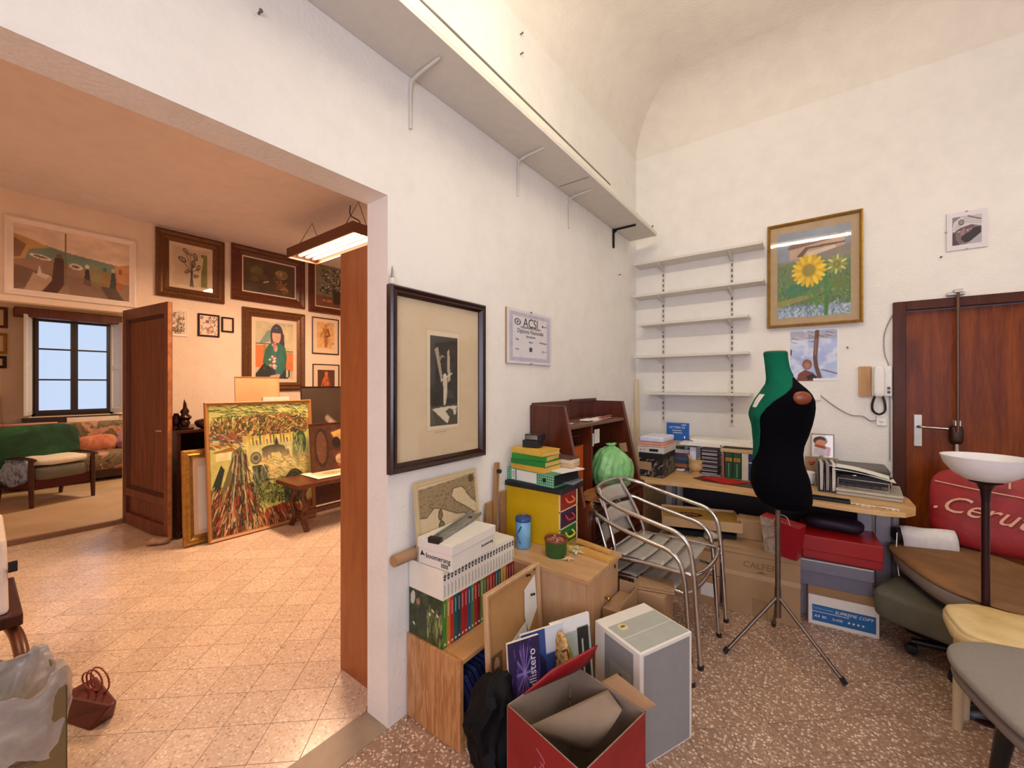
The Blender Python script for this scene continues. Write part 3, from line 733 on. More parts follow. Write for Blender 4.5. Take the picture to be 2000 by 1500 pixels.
# ---------------------------------------------------------------- dark sideboard with its load
t = thing('sideboard', 'dark wooden open sideboard behind the leaning pictures', 'cabinet', (-5.30, 1.22, 0))
put('body', B(-.35, .35, .0, .03, 0, 1.02).box(-.35, .35, 1.15, 1.18, 0, 1.02).box(-.35, -.33, .03, 1.15, 0, 1.02).box(-.35, .35, .03, 1.15, .04, .07), m_darkw, t)
put('top', B(-.36, .37, -.01, 1.19, 1.02, 1.05), m_darkw, t, bev=.004)
for z in (.34, .66): put('shelf', B(-.33, .34, .03, 1.15, z, z + .02), m_darkw, t)
solo('paper_stack', 'stack of papers on the upper shelf of the dark sideboard', 'papers', B(0, .2, 0, .22, 0, .14).jitter(.004), m_card, (-5.17, 1.26, .682))
solo('white_box', 'white box on the floor of the dark sideboard, under its lowest shelf', 'box', B(0, .2, 0, .2, 0, .13), m_paper, (-5.17, 1.27, .072), bev=.003)
fig = MB().lathe([(.07, 0), (.072, .02), (.03, .03), (.045, .06), (.03, .09), (.05, .12), (.022, .15), (.036, .18), (.015, .21), (.012, .25), (.002, .30)], 12).jitter(.012, 5, 22)
m_bronze = plain('dark_bronze', '3a1c12', .35, .5, .3, 30)
solo('statuette', 'dark spiky bronze statuette on the sideboard by the door leaf', 'statuette', fig, m_bronze, (-5.02, 1.30, 1.05), smooth=60)
solo('statuette', 'small dark figurine half hidden by the door leaf on the sideboard', 'statuette', MB().lathe([(.06, 0), (.055, .02), (.03, .04), (.05, .09), (.03, .13), (.02, .16)], 12).jitter(.01, 8, 22), m_bronze, (-5.07, 1.245, 1.05), smooth=60)
solo('dark_bowl', 'dark rounded bowl on the sideboard beside the big painting', 'bowl', MB().lathe([(.04, 0), (.08, .02), (.10, .06), (.085, .085), (.03, .10)], 16), m_bronze, (-5.0, 1.47, 1.05), smooth=60)
# leaning things
def leaning(name, label, cat, w, h, x, y, z, deg, **k):
    return picture(name, label, cat, w, h, (x, y, z), (-math.radians(deg), 0, W90), **k)
A = Art(40, 100, 'ece8da'); A.rect(.35, .16, 1, .42, '3a3430'); A.rect(.35, .44, .6, .56, 'c8c0b0'); A.poly([(.4, .66), (1, .7), (.4, .74)], '1c1a18'); A.rect(.3, .46, .5, .9, 'b8b0a0', .6); A.rect(.5, .76, 1, .9, '8b8072', .8); A.rect(.35, .90, 1, .95, '1c1a18')
t = leaning('framed_print', 'wide gilt frame with a black and white print leaning beside the big painting', 'picture', .62, .88, -4.66, 1.19 + .31, .005, 4, fm=m_gold, fw=.085, prof=[(0, 0), (0, .03), (.015, .045), (.035, .035), (.05, .045), (.07, .02), (.085, .014), (.085, 0)], art=A, mat=m_mount, matw=(.035, .06, .04, .08))
leaning('large_painting', 'large painting of hooded figures and a black horse in swirling green and yellow', 'painting', 1.02, 1.32, -4.58, 1.87, .004, 5.5, fm=plain('thin_oak_frame', 'b07a3e', .5), fw=.03, art=art_swirl(), glz=False, depth=.03)
t = leaning('bare_board', 'plain pale wooden board leaning on the wall above the big painting', 'board', .46, .53, -5.08, 1.99, 1.052, 4, fm=plain('pale_ply', 'd0a070', .7, var=.1, scale=4), fw=.01, art=None, glz=False, depth=.012, back=plain('pale_ply', 'd0a070'))
solo('white_card', 'narrow white card box standing right of the bare board', 'box', B(0, .04, 0, .28, 0, .30), m_paper, (-4.98, 1.98, 1.052))
leaning('dark_canvas', 'dark canvas with a cello player standing at the back by the tall panel', 'painting', .75, .85, -5.25, 2.95, .62, 6, fm=m_darkw, fw=.015, art=art_cello(), glz=False, depth=.02)
solo('crate', 'dark crate carrying the canvases behind the low bench', 'crate', B(-.25, .25, -.45, .45, 0, .615), m_darkw, (-5.22, 2.95, 0), bev=.006)
leaning('small_painting', 'dark brown and yellow painting standing on the low bench', 'painting', .62, .55, -4.50, 2.61, .503, 8, fm=m_frb, fw=.012, art=art_dark(4), glz=False, depth=.018)
# low bench with lyre legs
t = thing('low_bench', 'low dark wooden bench with curved lyre legs before the big painting', 'bench', (-4.33, 2.5, 0))
put('bench_top', B(-.24, .24, -.55, .75, .455, .50), m_walnut, t, bev=.008)
for y in (-.42, .62):
    lg = MB()
    for s_ in (-1, 1):
        lg.tube(bez([(s_ * .15, y, .455), (s_ * .09, y, .36), (s_ * .15, y, .25), (s_ * .08, y, .14), (s_ * .17, y, .0)]), [.028] * 24 + [.024], 8)
    lg.box(-.06, .06, y - .015, y + .015, .1, .18)
    put('leg', lg, m_walnut, t, smooth=60)
put('stretcher', B(-.02, .02, -.42, .62, .12, .17), m_walnut, t)
A = Art(40, 30, 'efe8d8'); A.rect(.15, .2, .85, .8, 'd8c8a0'); A.ell(.5, .5, .2, .2, 'b09a70')
solo('mounted_print', 'white mounted print lying flat on the low bench', 'print', sheet(A, .5, .38, Matrix.Rotation(-PI / 2, 4, 'X')), None, (-4.15 + -.02, 2.45, .512), W90, solid=.006)

# ---------------------------------------------------------------- room with the window
m_floral = sampled('floral_cover', [(.30, '4a3c30'), (.43, '8a7258'), (.50, '5e5a44'), (.56, 'cf9a7e'), (.64, 'b0604a'), (.72, 'e4c3a6')], 4.5, dist=.5)
t = thing('sofa', 'floral-covered sofa under the far window', 'sofa', (-9.05, 1.35, .04))
put('seat', MB().ball((.08, 0, .30), (.42, 1.15, .14), 14, .35), m_floral, t, smooth=180)
put('backrest', MB().ball((-.32, 0, .56), (.14, 1.15, .30), 14, .35), m_floral, t, smooth=180)
put('base', B(-.38, .36, -1.05, 1.05, .04, .2), m_darkw, t)
for s_ in (-1, 1): put('armrest', MB().ball((.02, s_ * 1.1, .38), (.42, .10, .26), 12, .4), m_floral, t, smooth=180)
m_lilac = sampled('lilac_cloth', [(.3, '8a5c6c'), (.55, 'b58a9c'), (.75, 'd8c0cc')], 6)
solo('blanket', 'crumpled lilac blanket heaped on the floral sofa beside the door leaf', 'blanket', MB().ball((0, 0, .1), (.25, .32, .2), 14).jitter(.07, 2, 6), m_lilac, (-8.98, 1.75, .47), smooth=80)
solo('cushion', 'coral pink cushion on the floral sofa seat', 'cushion', MB().ball((0, 0, .1), (.14, .24, .14), 12, .6).jitter(.02, 4), sampled('coral_cloth', [(.3, 'b8583c'), (.7, 'e09a78')], 5), (-9.02, 1.22, .47), smooth=80)
# green velvet armchair
a0 = Vector((-7.38, .46)); a1 = Vector((-7.6, 1.0)); ang = math.atan2((a1 - a0).y, (a1 - a0).x) - PI / 2
t = thing('armchair', 'armchair with a green velvet back and a white cushion before the floral sofa', 'armchair', ((a0.x + a1.x) / 2, (a0.y + a1.y) / 2, .04), ang)
m_vel = sampled('green_velvet', [(.3, '0c2c18'), (.55, '174526'), (.8, '2f6a40')], 3, .85)
for y in (-.29, .29):
    put('leg', MB().tube([(0, y, 0), (-.01, y, .35), (-.01, y, .56)], [.02, .03, .024], 8), m_darkw, t, smooth=50)
    put('leg', MB().tube([(-.62, y, 0), (-.56, y, .3), (-.54, y, .5)], [.02, .03, .024], 8), m_darkw, t, smooth=50)
    put('armrest', MB().tube(bez([(-.58, y, .50), (-.3, y, .57), (0, y, .57), (.04, y, .55)]), [.02] * 15 + [.028] * 3 + [.02], 8), m_darkw, t, smooth=50)
put('seat_frame', B(-.56, -.01, -.29, .29, .20, .32), plain('dark_red_fabric', '4a0f0c', .8), t, bev=.02)
put('seat', MB().ball((-.28, 0, .38), (.30, .28, .09), 12, .4), plain('grey_seat_fabric', '6f6a62', .9), t, smooth=180)
put('backrest', MB().ball((-.52, 0, .66), (.10, .42, .28), 14, .4, M=T(-.52, 0, .6) @ Matrix.Rotation(math.radians(-10), 4, 'Y') @ T(.52, 0, -.6)), m_vel, t, smooth=180)
solo('cushion', 'flat white cushion on the seat of the green armchair', 'cushion', MB().ball((-.26, .02, 0), (.27, .27, .045), 12, .5).jitter(.015, 6, 7), plain('cream_cloth', 'e8dcc8', .9), (t.location.x, t.location.y, .555), ang, smooth=180)
solo('blue_cloth', 'blue and white cloth hanging over the side of the green armchair', 'cloth', MB().ball((-.3, -.27, -.02), (.26, .07, .16), 12, .6).jitter(.05, 9, 7), sampled('blue_cloth', [(.35, '24365c'), (.5, 'a8b8d8'), (.6, '2c3e6a'), (.75, 'dfe4ee')], 4), (t.location.x, t.location.y, .46), ang, smooth=80)
solo('window_bench', 'pale pink ledge cushion below the window behind the green armchair', 'cushion', MB().ball((0, 0, 0), (.14, .30, .05), 10, .4).box(-.10, .02, .25, .85, -.02, .02), plain('pink_cloth', 'd8a08c', .8), (-9.42, .0, .895), smooth=180)
solo('side_table', 'pale low table under the pink ledge cushion by the window', 'table', B(-.16, .16, -.42, .22, .78, .80).box(-.14, -.11, -.40, -.37, 0, .78).box(.11, .14, -.40, -.37, 0, .78).box(-.14, -.11, .17, .20, 0, .78).box(.11, .14, .17, .20, 0, .78), m_oak, (-9.4, .0, .04), bev=.004)
for (l, r, lab, fm_) in (((-35, 596, 640), (15, 601, 640), 'brown-framed small picture, highest of the column left of the window', m_frb), ((-35, 648, 690), (14, 652, 692), 'gilt-framed small picture in the middle of the column left of the window', m_gold), ((-35, 694, 720), (13, 696, 718), 'small dark frameless picture, lowest of the column left of the window', m_frbk)):
    y0, y1, z0, z1 = rectA(-9.6, l, r)
    picture('small_picture', lab, 'picture', y1 - y0, z1 - z0, (-9.599, (y0 + y1) / 2, z0), W90, fm=fm_, fw=.04, art=art_scrib(['a8642c', 'c89a5c', '6a3a20'], n=30, seed=int(z0 * 10)), mat=m_mount, matw=(.03,) * 4, glz=False)
picture('leaning_frame', 'white frame leaning at the left edge of the window room', 'picture', .34, .42, (-9.42, .12, .945), (-.2, 0, W90), fm=m_frw, fw=.05, art=art_figure('3a2620', ('6a4030', '2a1a18', 'b08060')), glz=False)
t = thing('book_stack', 'stack of folded cloths and books on the floor left of the green armchair', 'books', (-8.0, -.12, .04))
for k, c in enumerate(['7a2c20', 'b8a080', '6a2018', 'd8c8b0', '8a5a40', 'c0a890']):
    put('book', B(-.2, .2, -.18, .18 + .01 * (k % 3), k * .05, k * .05 + .048), plain('stack_' + c, c, .7), t, bev=.004)
# ================================================================= left wall of the main room
t = thing('high_shelf', 'long white shelf high along the left wall with a grey rail on its front edge', 'shelf', (-1.499, 0, 2.905))
put('shelf_board', B(0, .268, -.3, 3.93, 0, .02), m_wshelf, t, bev=.002)
put('fascia', MB().prism([(-.3, .02), (3.93, .02), (3.93, .035), (2.85, .055), (-.3, .085)], .248, .268, 'x'), plain('cream_fascia', 'e9e2d2', .5, var=.03), t)
put('rail', MB().tube([(.258, -.3, .097), (.258, 2.85, .066)], .011, 8), plain('grey_rail', '8d897c', .4, .6), t, smooth=60)
for k, (px, py) in enumerate([(800, 155), (1010, 320), (1070, 372), (1110, 398)]):
    y = at(px, py, x=-1.5).y if k != 2 else at(1150, 330, x=-1.25).y
    if k == 2: put('seam', B(.02, .248, y - .002, y + .002, -.002, .0), m_grout, t); continue
    b_ = MB().tube(bez([(.006, y, -.24), (.008, y, -.06), (.035, y, -.02), (.20, y, -.006)]), [.007] * 18 + [.004], 6)
    put('bracket', b_, m_wshelf, t, smooth=60)
y = at(1197, 465, x=-1.5).y
o = put('bracket', MB().box(0, .012, y - .012, y + .012, -.17, 0).box(0, .21, y - .006, y + .006, -.016, 0).prism([(0, -.05), (.05, -.01), (0, 0)], y - .004, y + .004, 'y'), m_black, t); o['label'] = 'black steel bracket at the corner end'
solo('clamp', 'small black clamp on the corner end of the high shelf', 'clamp', MB().box(-.012, .012, -.012, .012, 0, .03).tube([(0, 0, .03), (.01, .02, .05)], .005, 6), m_dark, (-1.26, 3.86, 2.925 + .016))

# ---- big dark engraving
def onA(l, r, x=-1.5): return rectA(x, l, r)
A = Art(150, 232, 'd6c2a0'); A.put(A.noise(6, 9, 2) ** 3, 'c2a67c', .6)
for k in range(60): a, b = A.rs.rand(2); A.ell(a, b, .006, .004, 'b89a70', 0, .5)
A.rect(.315, .165, .74, .835, 'c8b38e', .35); A.rect(.33, .18, .725, .825, 'decdae')
A.rect(.365, .21, .71, .80, '2e2823'); m_ = ((A.u > .365) & (A.u < .71) & (A.v > .21) & (A.v < .80))
A.put(A.noise(10, 16, 7) * m_, '4c443b', .7)
A.poly([(.42, .30), (.46, .28), (.52, .50), (.50, .52)], 'a89a84'); A.poly([(.57, .31), (.60, .29), (.615, .50), (.58, .52)], 'b5a78f')
A.line([(.49, .36), (.50, .34), (.53, .345)], .006, '9a8c76'); A.line([(.50, .50), (.55, .49), (.63, .455)], .006, 'd0c3aa')
A.ell(.545, .475, .022, .018, 'd8ccb4'); A.poly([(.52, .49), (.57, .49), (.575, .56), (.55, .66), (.53, .66), (.525, .56)], 'cdbfa6')
A.line([(.545, .60), (.54, .67)], .006, 'd8ccb4'); A.line([(.565, .58), (.55, .655)], .006, 'c5b79d')
A.poly([(.365, .675), (.71, .66), (.71, .80), (.365, .80)], '57503f', .9)
A.poly([(.39, .69), (.52, .68), (.70, .675), (.69, .70), (.64, .70), (.60, .69), (.55, .71), (.60, .75), (.58, .79), (.55, .78)], 'd6cab2')
A.line([(.65, .68), (.67, .73), (.68, .71)], .008, 'd6cab2')
for k in range(5): A.line([(.42 + .03 * k, .843), (.435 + .03 * k, .843)], .003, '8a765a', .6)
y0, y1, z0, z1 = onA((760, 557, 930), (946, 595, 887), -1.48)
picture('framed_engraving', 'large dark-framed engraving of a small pale figure between raised arms, on cream paper', 'picture', y1 - y0, z1 - z0, (-1.498, (y0 + y1) / 2, z0), W90,
        fm=wood('ebony_frame', '1a0806', '33110d', 'z', .25, 4), fw=.042, prof=[(0, 0), (0, .028), (.008, .036), (.022, .030), (.030, .034), (.042, .016), (.042, 0)], art=A)
# hanging trinket
t = thing('wall_trinket', 'tiny silver bottle-shaped trinket on a nail above the dark-framed engraving', 'trinket', at(766, 532, x=-1.485))
put('body', MB().lathe([(.002, -.06), (.010, -.058), (.012, -.03), (.006, -.01), (.003, .02), (.001, .03)], 10), m_steel, t, smooth=60)
put('label_band', MB().lathe([(.0125, -.05), (.0125, -.025)], 10), m_paper, t)
# certificate
y0, y1, z0, z1 = onA((989, 600, 710), (1076, 619, 713), -1.49)
W_, H_ = y1 - y0, z1 - z0
t = thing('certificate', 'pale lilac-bordered diploma under frameless glass on the left wall', 'certificate', (-1.499, (y0 + y1) / 2, z0), W90)
put('backing', B(-W_ / 2, W_ / 2, -.012, 0, 0, H_), m_card, t)
A = Art(90, 96, 'e4dfe4'); r_ = np.minimum(np.minimum(A.u, 1 - A.u), np.minimum(A.v, 1 - A.v))
A.put(((r_ > .05) & (r_ < .12)) * (.4 + .6 * A.noise(30, 30, 2)), 'a9a4c0', .8); A.ell(.22, .23, .055, .05, '55506a', 0, 1, .2); A.ell(.22, .23, .025, .022, '6d6880'); A.ell(.78, .24, .02, .02, '3a3650'); A.rect(.82, .23, .87, .245, '3a3650')
A.poly([(.47, .68), (.53, .68), (.53, .76), (.47, .76)], '4a4658'); A.line([(.74, .74), (.80, .72), (.78, .76), (.86, .73)], .004, '55506a')
put('print', sheet(A, W_, H_, T(0, -.0125, 0)), None, t)
mi = plain('ink', '2a2630', .6)
for s_, sz, zz, x in (('ACSI', .055, .77, .0), ('Discipline Sportive Associate', .013, .685, 0), ('Diploma Nazionale', .026, .61, 0), ('Istruttore', .018, .52, 0), ('Data', .012, .45, -.10), ('Roma', .012, .42, 0), ('Il Presidente', .012, .43, .10), ('Firma', .011, .27, -.10)):
    text(t, s_, sz * W_ / .34, T(x * W_ / .34 * 1.0, -.0132, zz * H_) @ UP, mi, .0003)
put('glass', B(-W_ / 2, W_ / 2, -.016, -.0142, 0, H_), m_glass, t)
for x in (0,): put('clip', MB().box(-.008, .008, -.018, 0, H_ - .008, H_ + .002).box(-.008, .008, -.018, 0, -.002, .008), m_steel, t)

# ================================================================= wall shelves (back wall)
t = thing('wall_shelf_unit', 'five empty white shelves on two slotted uprights on the back wall', 'shelves', (0, 4.12, 0))
for (x0, x1, z) in ((-1.455, -.375, 2.655), (-1.465, -.365, 2.345), (-1.41, -.475, 2.062), (-1.45, -.475, 1.752), (-1.36, -.46, 1.398)):
    put('shelf', B(x0, x1, -.20, -.012, z, z + .022), m_wshelf, t, bev=.002)
    for x in (-1.225, -.624):
        put('bracket', MB().prism([(-.012, z), (-.15, z), (-.15, z - .012), (-.012, z - .05)], x - .008, x + .008, 'x'), m_wshelf, t)
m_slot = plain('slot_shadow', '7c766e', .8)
for x in (-1.225, -.624):
    u = MB().box(x - .013, x - .007, -.013, 0, 1.13, 2.66).box(x + .007, x + .013, -.013, 0, 1.13, 2.66)
    zz = 1.13
    while zz < 2.64: u.box(x - .007, x + .007, -.013, -.004, zz, zz + .020); zz += .05
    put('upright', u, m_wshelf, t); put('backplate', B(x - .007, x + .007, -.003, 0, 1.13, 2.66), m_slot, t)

# ---- sunflower painting
A = Art(140, 176, '9aa0a8'); A.put(A.noise(5, 4, 1), '7f8ba0', .8); A.poly([(.0, .22), (.2, .12), (.95, .06), (1, .3), (0, .4)], '8a8f96', .3)
A.poly([(.14, .19), (.24, .12), (.92, .09), (.94, .13), (.2, .21)], '7d5a4a'); A.poly([(.18, .21), (.92, .13), (.92, .28), (.18, .33)], 'c0a288')
A.poly([(.28, .3), (.40, .20), (.92, .19), (.92, .21), (.44, .225), (.36, .31)], '6d5244'); A.poly([(.42, .26), (.8, .22), (.82, .28), (.42, .31)], 'd6c3ac')
A.poly([(0, .34), (.3, .34), (1, .22), (1, .36), (0, .42)], '8c8478'); A.put((A.v > .36) * A.noise(9, 9, 4), '5d7a3c', .95)
A.rect(0, .40, 1, .86, '4f7238', .6)
def st_(x0, x1, y0, y1, cols, n, L=.04, wd=.005):
    for k in range(n):
        x = x0 + (x1 - x0) * A.rs.rand(); y = y0 + (y1 - y0) * A.rs.rand(); a = A.rs.rand() * 6; A.line([(x, y), (x + L * math.cos(a), y + L * math.sin(a))], wd, cols[A.rs.randint(len(cols))], .7)
st_(0, 1, .37, .6, ['6b7f4a', '3c5a2c', '8c8a6a', '7a6a58'], 220); st_(0, 1, .6, .86, ['2f6a3c', '4f8a3a', '7d8c3a', '24503a', '8fa04a'], 260)
A.ell(.28, .68, .16, .07, '2a7a58', -.1, .7); A.ell(.85, .64, .14, .07, '6a7a34', 0, .7); A.poly([(.0, .8), (.5, .74), (.5, .78), (0, .88)], 'a8964a', .7)
A.rect(0, .88, 1, 1, '9fb0c0'); st_(0, 1, .87, 1, ['5a78b0', 'd8dde0', '3f5f9a', '5a8a5a', 'b8c4d0'], 200, .05)
A.line([(.66, .5), (.69, .7), (.68, .98)], .022, '3f7a34'); A.line([(.55, .6), (.53, .75), (.56, .9)], .01, '4a8a3c'); A.line([(.8, .5), (.7, .72)], .01, '4a8a3c'); A.line([(.42, .72), (.53, .85)], .01, '4a8a3c')
def flower(cx, cy, r, n, c1, c2, cc):
    for k in range(n): a = 2 * PI * k / n + .1; A.ell(cx + r * .72 * math.cos(a), cy + r * .72 * A.asp * math.sin(a), r * .36, r * .13 * A.asp, c1 if k % 2 else c2, a)
    A.ell(cx, cy, r * .5, r * .5 * A.asp, c2); A.ell(cx, cy, r * .40, r * .40 * A.asp, cc); A.ell(cx, cy, r * .18, r * .18 * A.asp, '9a8a3a')
flower(.82, .44, .13, 12, 'd3c36a', '8a9a4a', '7d7a3a'); flower(.45, .47, .225, 20, 'ecc92c', 'd8ae1e', 'a08a2c')
y = 4.12; a_ = at(1498, 443, y=y); b_ = at(1498, 643, y=y); c_ = at(1687, 412, y=y); d_ = at(1686, 630, y=y)
W_ = c_.x - a_.x - .01; H_ = (a_.z + c_.z) / 2 - (b_.z + d_.z) / 2
picture('framed_painting', 'gold-framed painting of a yellow sunflower before a farmhouse, right of the wall shelves', 'painting', W_, H_, ((a_.x + c_.x) / 2, 4.10, (b_.z + d_.z) / 2), (-.02, 0, 0),
        fm=m_gold, fw=.022, prof=[(0, 0), (0, .03), (.01, .035), (.022, .02), (.022, 0)], art=A.mottle(.08), mat=plain('linen_mount', 'b59c78', .8, bump=.3), matw=(.05, .05, .055, .06))
# photograph in the snow
A = Art(90, 110, 'c4d0ee'); A.put(A.noise(5, 6, 3), '93a8dc', .8); A.put(np.clip((A.noise(5, 7, 6) - .5) * 5, 0, 1), 'e6ebf8', .7)
A.rect(.0, .05, 1, .20, 'a89a98', .5)
for k in range(26): a, b = A.rs.rand(2); A.line([(a, b * .2 + .04), (a + .12, b * .2 + .07)], .005, ('5a4a4a', '7a6a72', 'd8d8e4')[k % 3])
A.line([(.58, .06), (.56, .3), (.54, .55), (.56, .72), (.64, .96)], .035, '6a4638'); A.line([(.56, .2), (.545, .5)], .012, '9a7058'); A.line([(.68, .78), (1, .87)], .008, '3a3a3a')
A.ell(.38, .68, .10, .10, '8a5a4a'); A.ell(.38, .70, .06, .06, 'b07a64'); A.poly([(.2, .86), (.34, .78), (.5, .84), (.58, .93), (.56, 1), (.16, 1)], '7a4038'); A.poly([(.36, .9), (.5, .86), (.6, .93), (.4, .98)], '2c1a1c')
A.ell(.02, .44, .05, .07, '4a3430')
A.a[:3] = .93; A.a[-6:, 45:] = .93; A.a[:, :3] = .93; A.a[:, -3:] = .93
a_ = at(1541, 645, y=y); b_ = at(1541, 742, y=y); c_ = at(1638, 640, y=y); d_ = at(1637, 746, y=y)
W_ = c_.x - a_.x; z0 = (b_.z + d_.z) / 2; H_ = (a_.z + c_.z) / 2 - z0
solo('photo_print', 'blue-white photograph of a person and a tree trunk in snow, below the sunflower painting', 'photograph', sheet(A, W_, H_), None, ((a_.x + c_.x) / 2, 4.117, z0), 0, solid=.003)
# small portrait in a turban
A = Art(100, 96, 'e6e0e4'); A.rect(.15, .12, .86, .86, '8a7f86')
A.poly([(.15, .50), (.18, .26), (.36, .14), (.86, .12), (.86, .44), (.62, .36), (.34, .42), (.24, .52)], 'd6d0d0')
for k in range(5): A.line([(.2 + .03 * k, .44 - .05 * k), (.5, .30 - .035 * k), (.86, .36 - .05 * k)], .006, 'a39c9e')
A.line([(.54, .14), (.84, .26)], .014, '5a545c'); A.ell(.37, .28, .055, .055, '6a646c', 0, 1, .35); A.ell(.37, .28, .02, .02, '4a444c')
A.poly([(.22, .50), (.34, .42), (.62, .37), (.80, .46), (.82, .62), (.6, .80), (.34, .84), (.22, .70)], '7d6468')
A.poly([(.40, .62), (.56, .56), (.66, .46), (.84, .44), (.84, .64), (.70, .80), (.46, .82), (.36, .72)], '2a2228')
A.ell(.56, .50, .06, .018, 'd8cccc', -.2); A.ell(.57, .50, .018, .02, '2a2228'); A.ell(.32, .52, .04, .015, 'd0c4c4', .1); A.line([(.46, .44), (.66, .40)], .010, '3a3036'); A.line([(.26, .48), (.38, .46)], .010, '3a3036')
A.poly([(.40, .46), (.46, .46), (.44, .62), (.34, .63)], '9a8084'); A.poly([(.15, .55), (.22, .52), (.24, .72), (.34, .86), (.15, .86)], '4a3e46'); A.poly([(.5, .86), (.86, .60), (.86, .86)], 'b3aeb2')
a_ = at(1848, 416, y=y); b_ = at(1848, 491, y=y); c_ = at(1928, 410, y=y); d_ = at(1927, 483, y=y)
W_ = c_.x - a_.x; z0 = (b_.z + d_.z) / 2; H_ = (a_.z + c_.z) / 2 - z0
t = thing('small_portrait', 'small frameless portrait of a bearded person in a turban above the door', 'picture', ((a_.x + c_.x) / 2, 4.118, z0), 0)
put('print', sheet(A, W_, H_, T(0, -.007, 0)), None, t); put('backing', B(-W_ / 2, W_ / 2, -.006, 0, 0, H_), m_card, t); put('glass', B(-W_ / 2, W_ / 2, -.011, -.009, 0, H_), m_glass, t)
for x, z in ((0, H_ - .006), (0, -.002), (-W_ / 2 - .002, H_ / 2)): put('clip', B(x - .006, x + .006, -.013, 0, z, z + .008), m_steel, t)

# ================================================================= entrance door
t = struct('door_1', B(.505, 1.435, 4.15, 4.19, .005, 2.03), m_doorw)
fr = MB().box(.435, .505, 4.095, 4.2, 0, 2.10).box(1.435, 1.505, 4.095, 4.2, 0, 2.10).box(.505, 1.435, 4.095, 4.2, 2.035, 2.10)
put('door_frame', fr, m_doorf, t, bev=.004)
hp = at(1793, 842, y=4.14)
put('handle_plate', B(hp.x - .022, hp.x + .022, 4.142, 4.149, hp.z - .11, hp.z + .12), m_brass if False else m_steelb, t, bev=.003)
put('door_handle', MB().tube([(hp.x, 4.145, hp.z + .035), (hp.x, 4.10, hp.z + .035), (hp.x + .015, 4.095, hp.z + .035), (hp.x + .145, 4.095, hp.z + .03)], .009, 8), m_steel, t, smooth=60)
# vertical bar lock
rp = at(1872, 700, y=4.06); x = rp.x
L = thing('bar_lock', 'vertical steel bar lock running from above the door frame to a dark lock case', 'lock', (x, 0, 0))
put('bar', MB().tube([(0, 4.075, at(1870, 845, y=4.06).z), (0, 4.075, at(1870, 566, y=4.06).z)], .010, 8), plain('bronze_bar', '6a4a3c', .35, .6), L, smooth=60)
zt = at(1870, 568, y=4.06).z
put('top_catch', MB().box(-.05, .035, 4.07, 4.12, zt - .025, zt - .005).box(-.02, .02, 4.05, 4.12, zt - .012, zt + .012), m_steelb, L, bev=.003)
zl = at(1870, 848, y=4.06).z
put('lock_case', MB().ball((0, 4.115, zl - .01), (.032, .035, .065), 12, .5), plain('lock_brown', '3a1c12', .4, .3), L, smooth=60)
put('keeper', MB().box(-.014, .014, 4.07, 4.149, zl + .055, zl + .09).tube([(0, 4.10, zl - .14), (0, 4.10, zl - .06)], .009, 8), m_steelb, L)
solo('cable', 'thin grey cable arching over the door frame corner and down its left side', 'cable', MB().tube(bez([at(px, py, y=4.113) for px, py in ((1880, 585), (1800, 588), (1755, 597), (1745, 612), (1728, 650), (1728, 690), (1737, 720), (1738, 780), (1738, 900))]), .0035, 6), plain('grey_cable', '9a948c', .5), smooth=60)
# ---- intercom
ip = at(1720, 745, y=4.10)
t = thing('intercom', 'white intercom handset on a raw wood block left of the door', 'intercom', (ip.x, 4.119, ip.z))
put('wood_block', B(-.125, -.055, -.022, 0, -.115, .115), wood('block_wood', 'b08050', 'd0a472', 'z', .6, 3), t, bev=.003)
put('base', B(-.05, .062, -.03, 0, -.11, .115), m_white, t, bev=.008)
put('handset', MB().ball((-.012, -.055, 0), (.032, .026, .115), 12, .45), m_white, t, smooth=80)
for k in range(2): put('button', B(.036, .052, -.036, -.03, -.09 + k * .03, -.07 + k * .03), m_dark, t)
put('cord', MB().tube(bez([(-.035, -.05, -.11), (-.05, -.05, -.17), (-.045, -.05, -.22), (-.012, -.05, -.245), (.02, -.05, -.22), (.02, -.05, -.16), (.01, -.04, -.11)], 5), .008, 6), m_dark, t, smooth=60)
jp = at(1721, 822, y=4.11)
solo('wall_socket', 'small white wall socket below the intercom cord', 'socket', B(-.028, .028, -.02, 0, -.035, .035).ball((0, -.02, 0), (.012, .012, .012), 8), m_white, (jp.x, 4.12, jp.z), bev=.003)
sp = at(1592, 772, y=4.11)
solo('wall_socket', 'small white wall socket behind the mannequin shoulder', 'socket', B(-.035, .035, -.02, 0, -.04, .04), m_white, (sp.x, 4.12, sp.z), bev=.003)
solo('cable', 'grey cable sagging along the back wall from the mannequin to the socket below the intercom', 'cable', MB().tube(bez([at(px, py, y=4.105) for px, py in ((1598, 768), (1625, 790), (1660, 810), (1685, 813), (1700, 822), (1714, 820))]), .004, 6), plain('grey_cable', '9a948c', .5), smooth=60)

# ---- slats in the corner
solo('wooden_batten', 'pale wooden slat leaning in the room corner, taller of the pair', 'slat', MB().box(-.02, .02, -.008, .008, 0, 1.55), wood('pale_slat', 'cdb68e', 'e0cda8', 'z'), (-1.40, 3.96, 0), (math.radians(-4), math.radians(-3), 0), bev=.002)
solo('wooden_batten', 'short grey-tipped slat leaning in the corner behind the scanner', 'slat', MB().box(-.012, .012, -.008, .008, 0, 1.22), wood('pale_slat', 'cdb68e', 'e0cda8', 'z'), (-1.44, 3.86, 0), (math.radians(-2), math.radians(-1), 0), bev=.002)
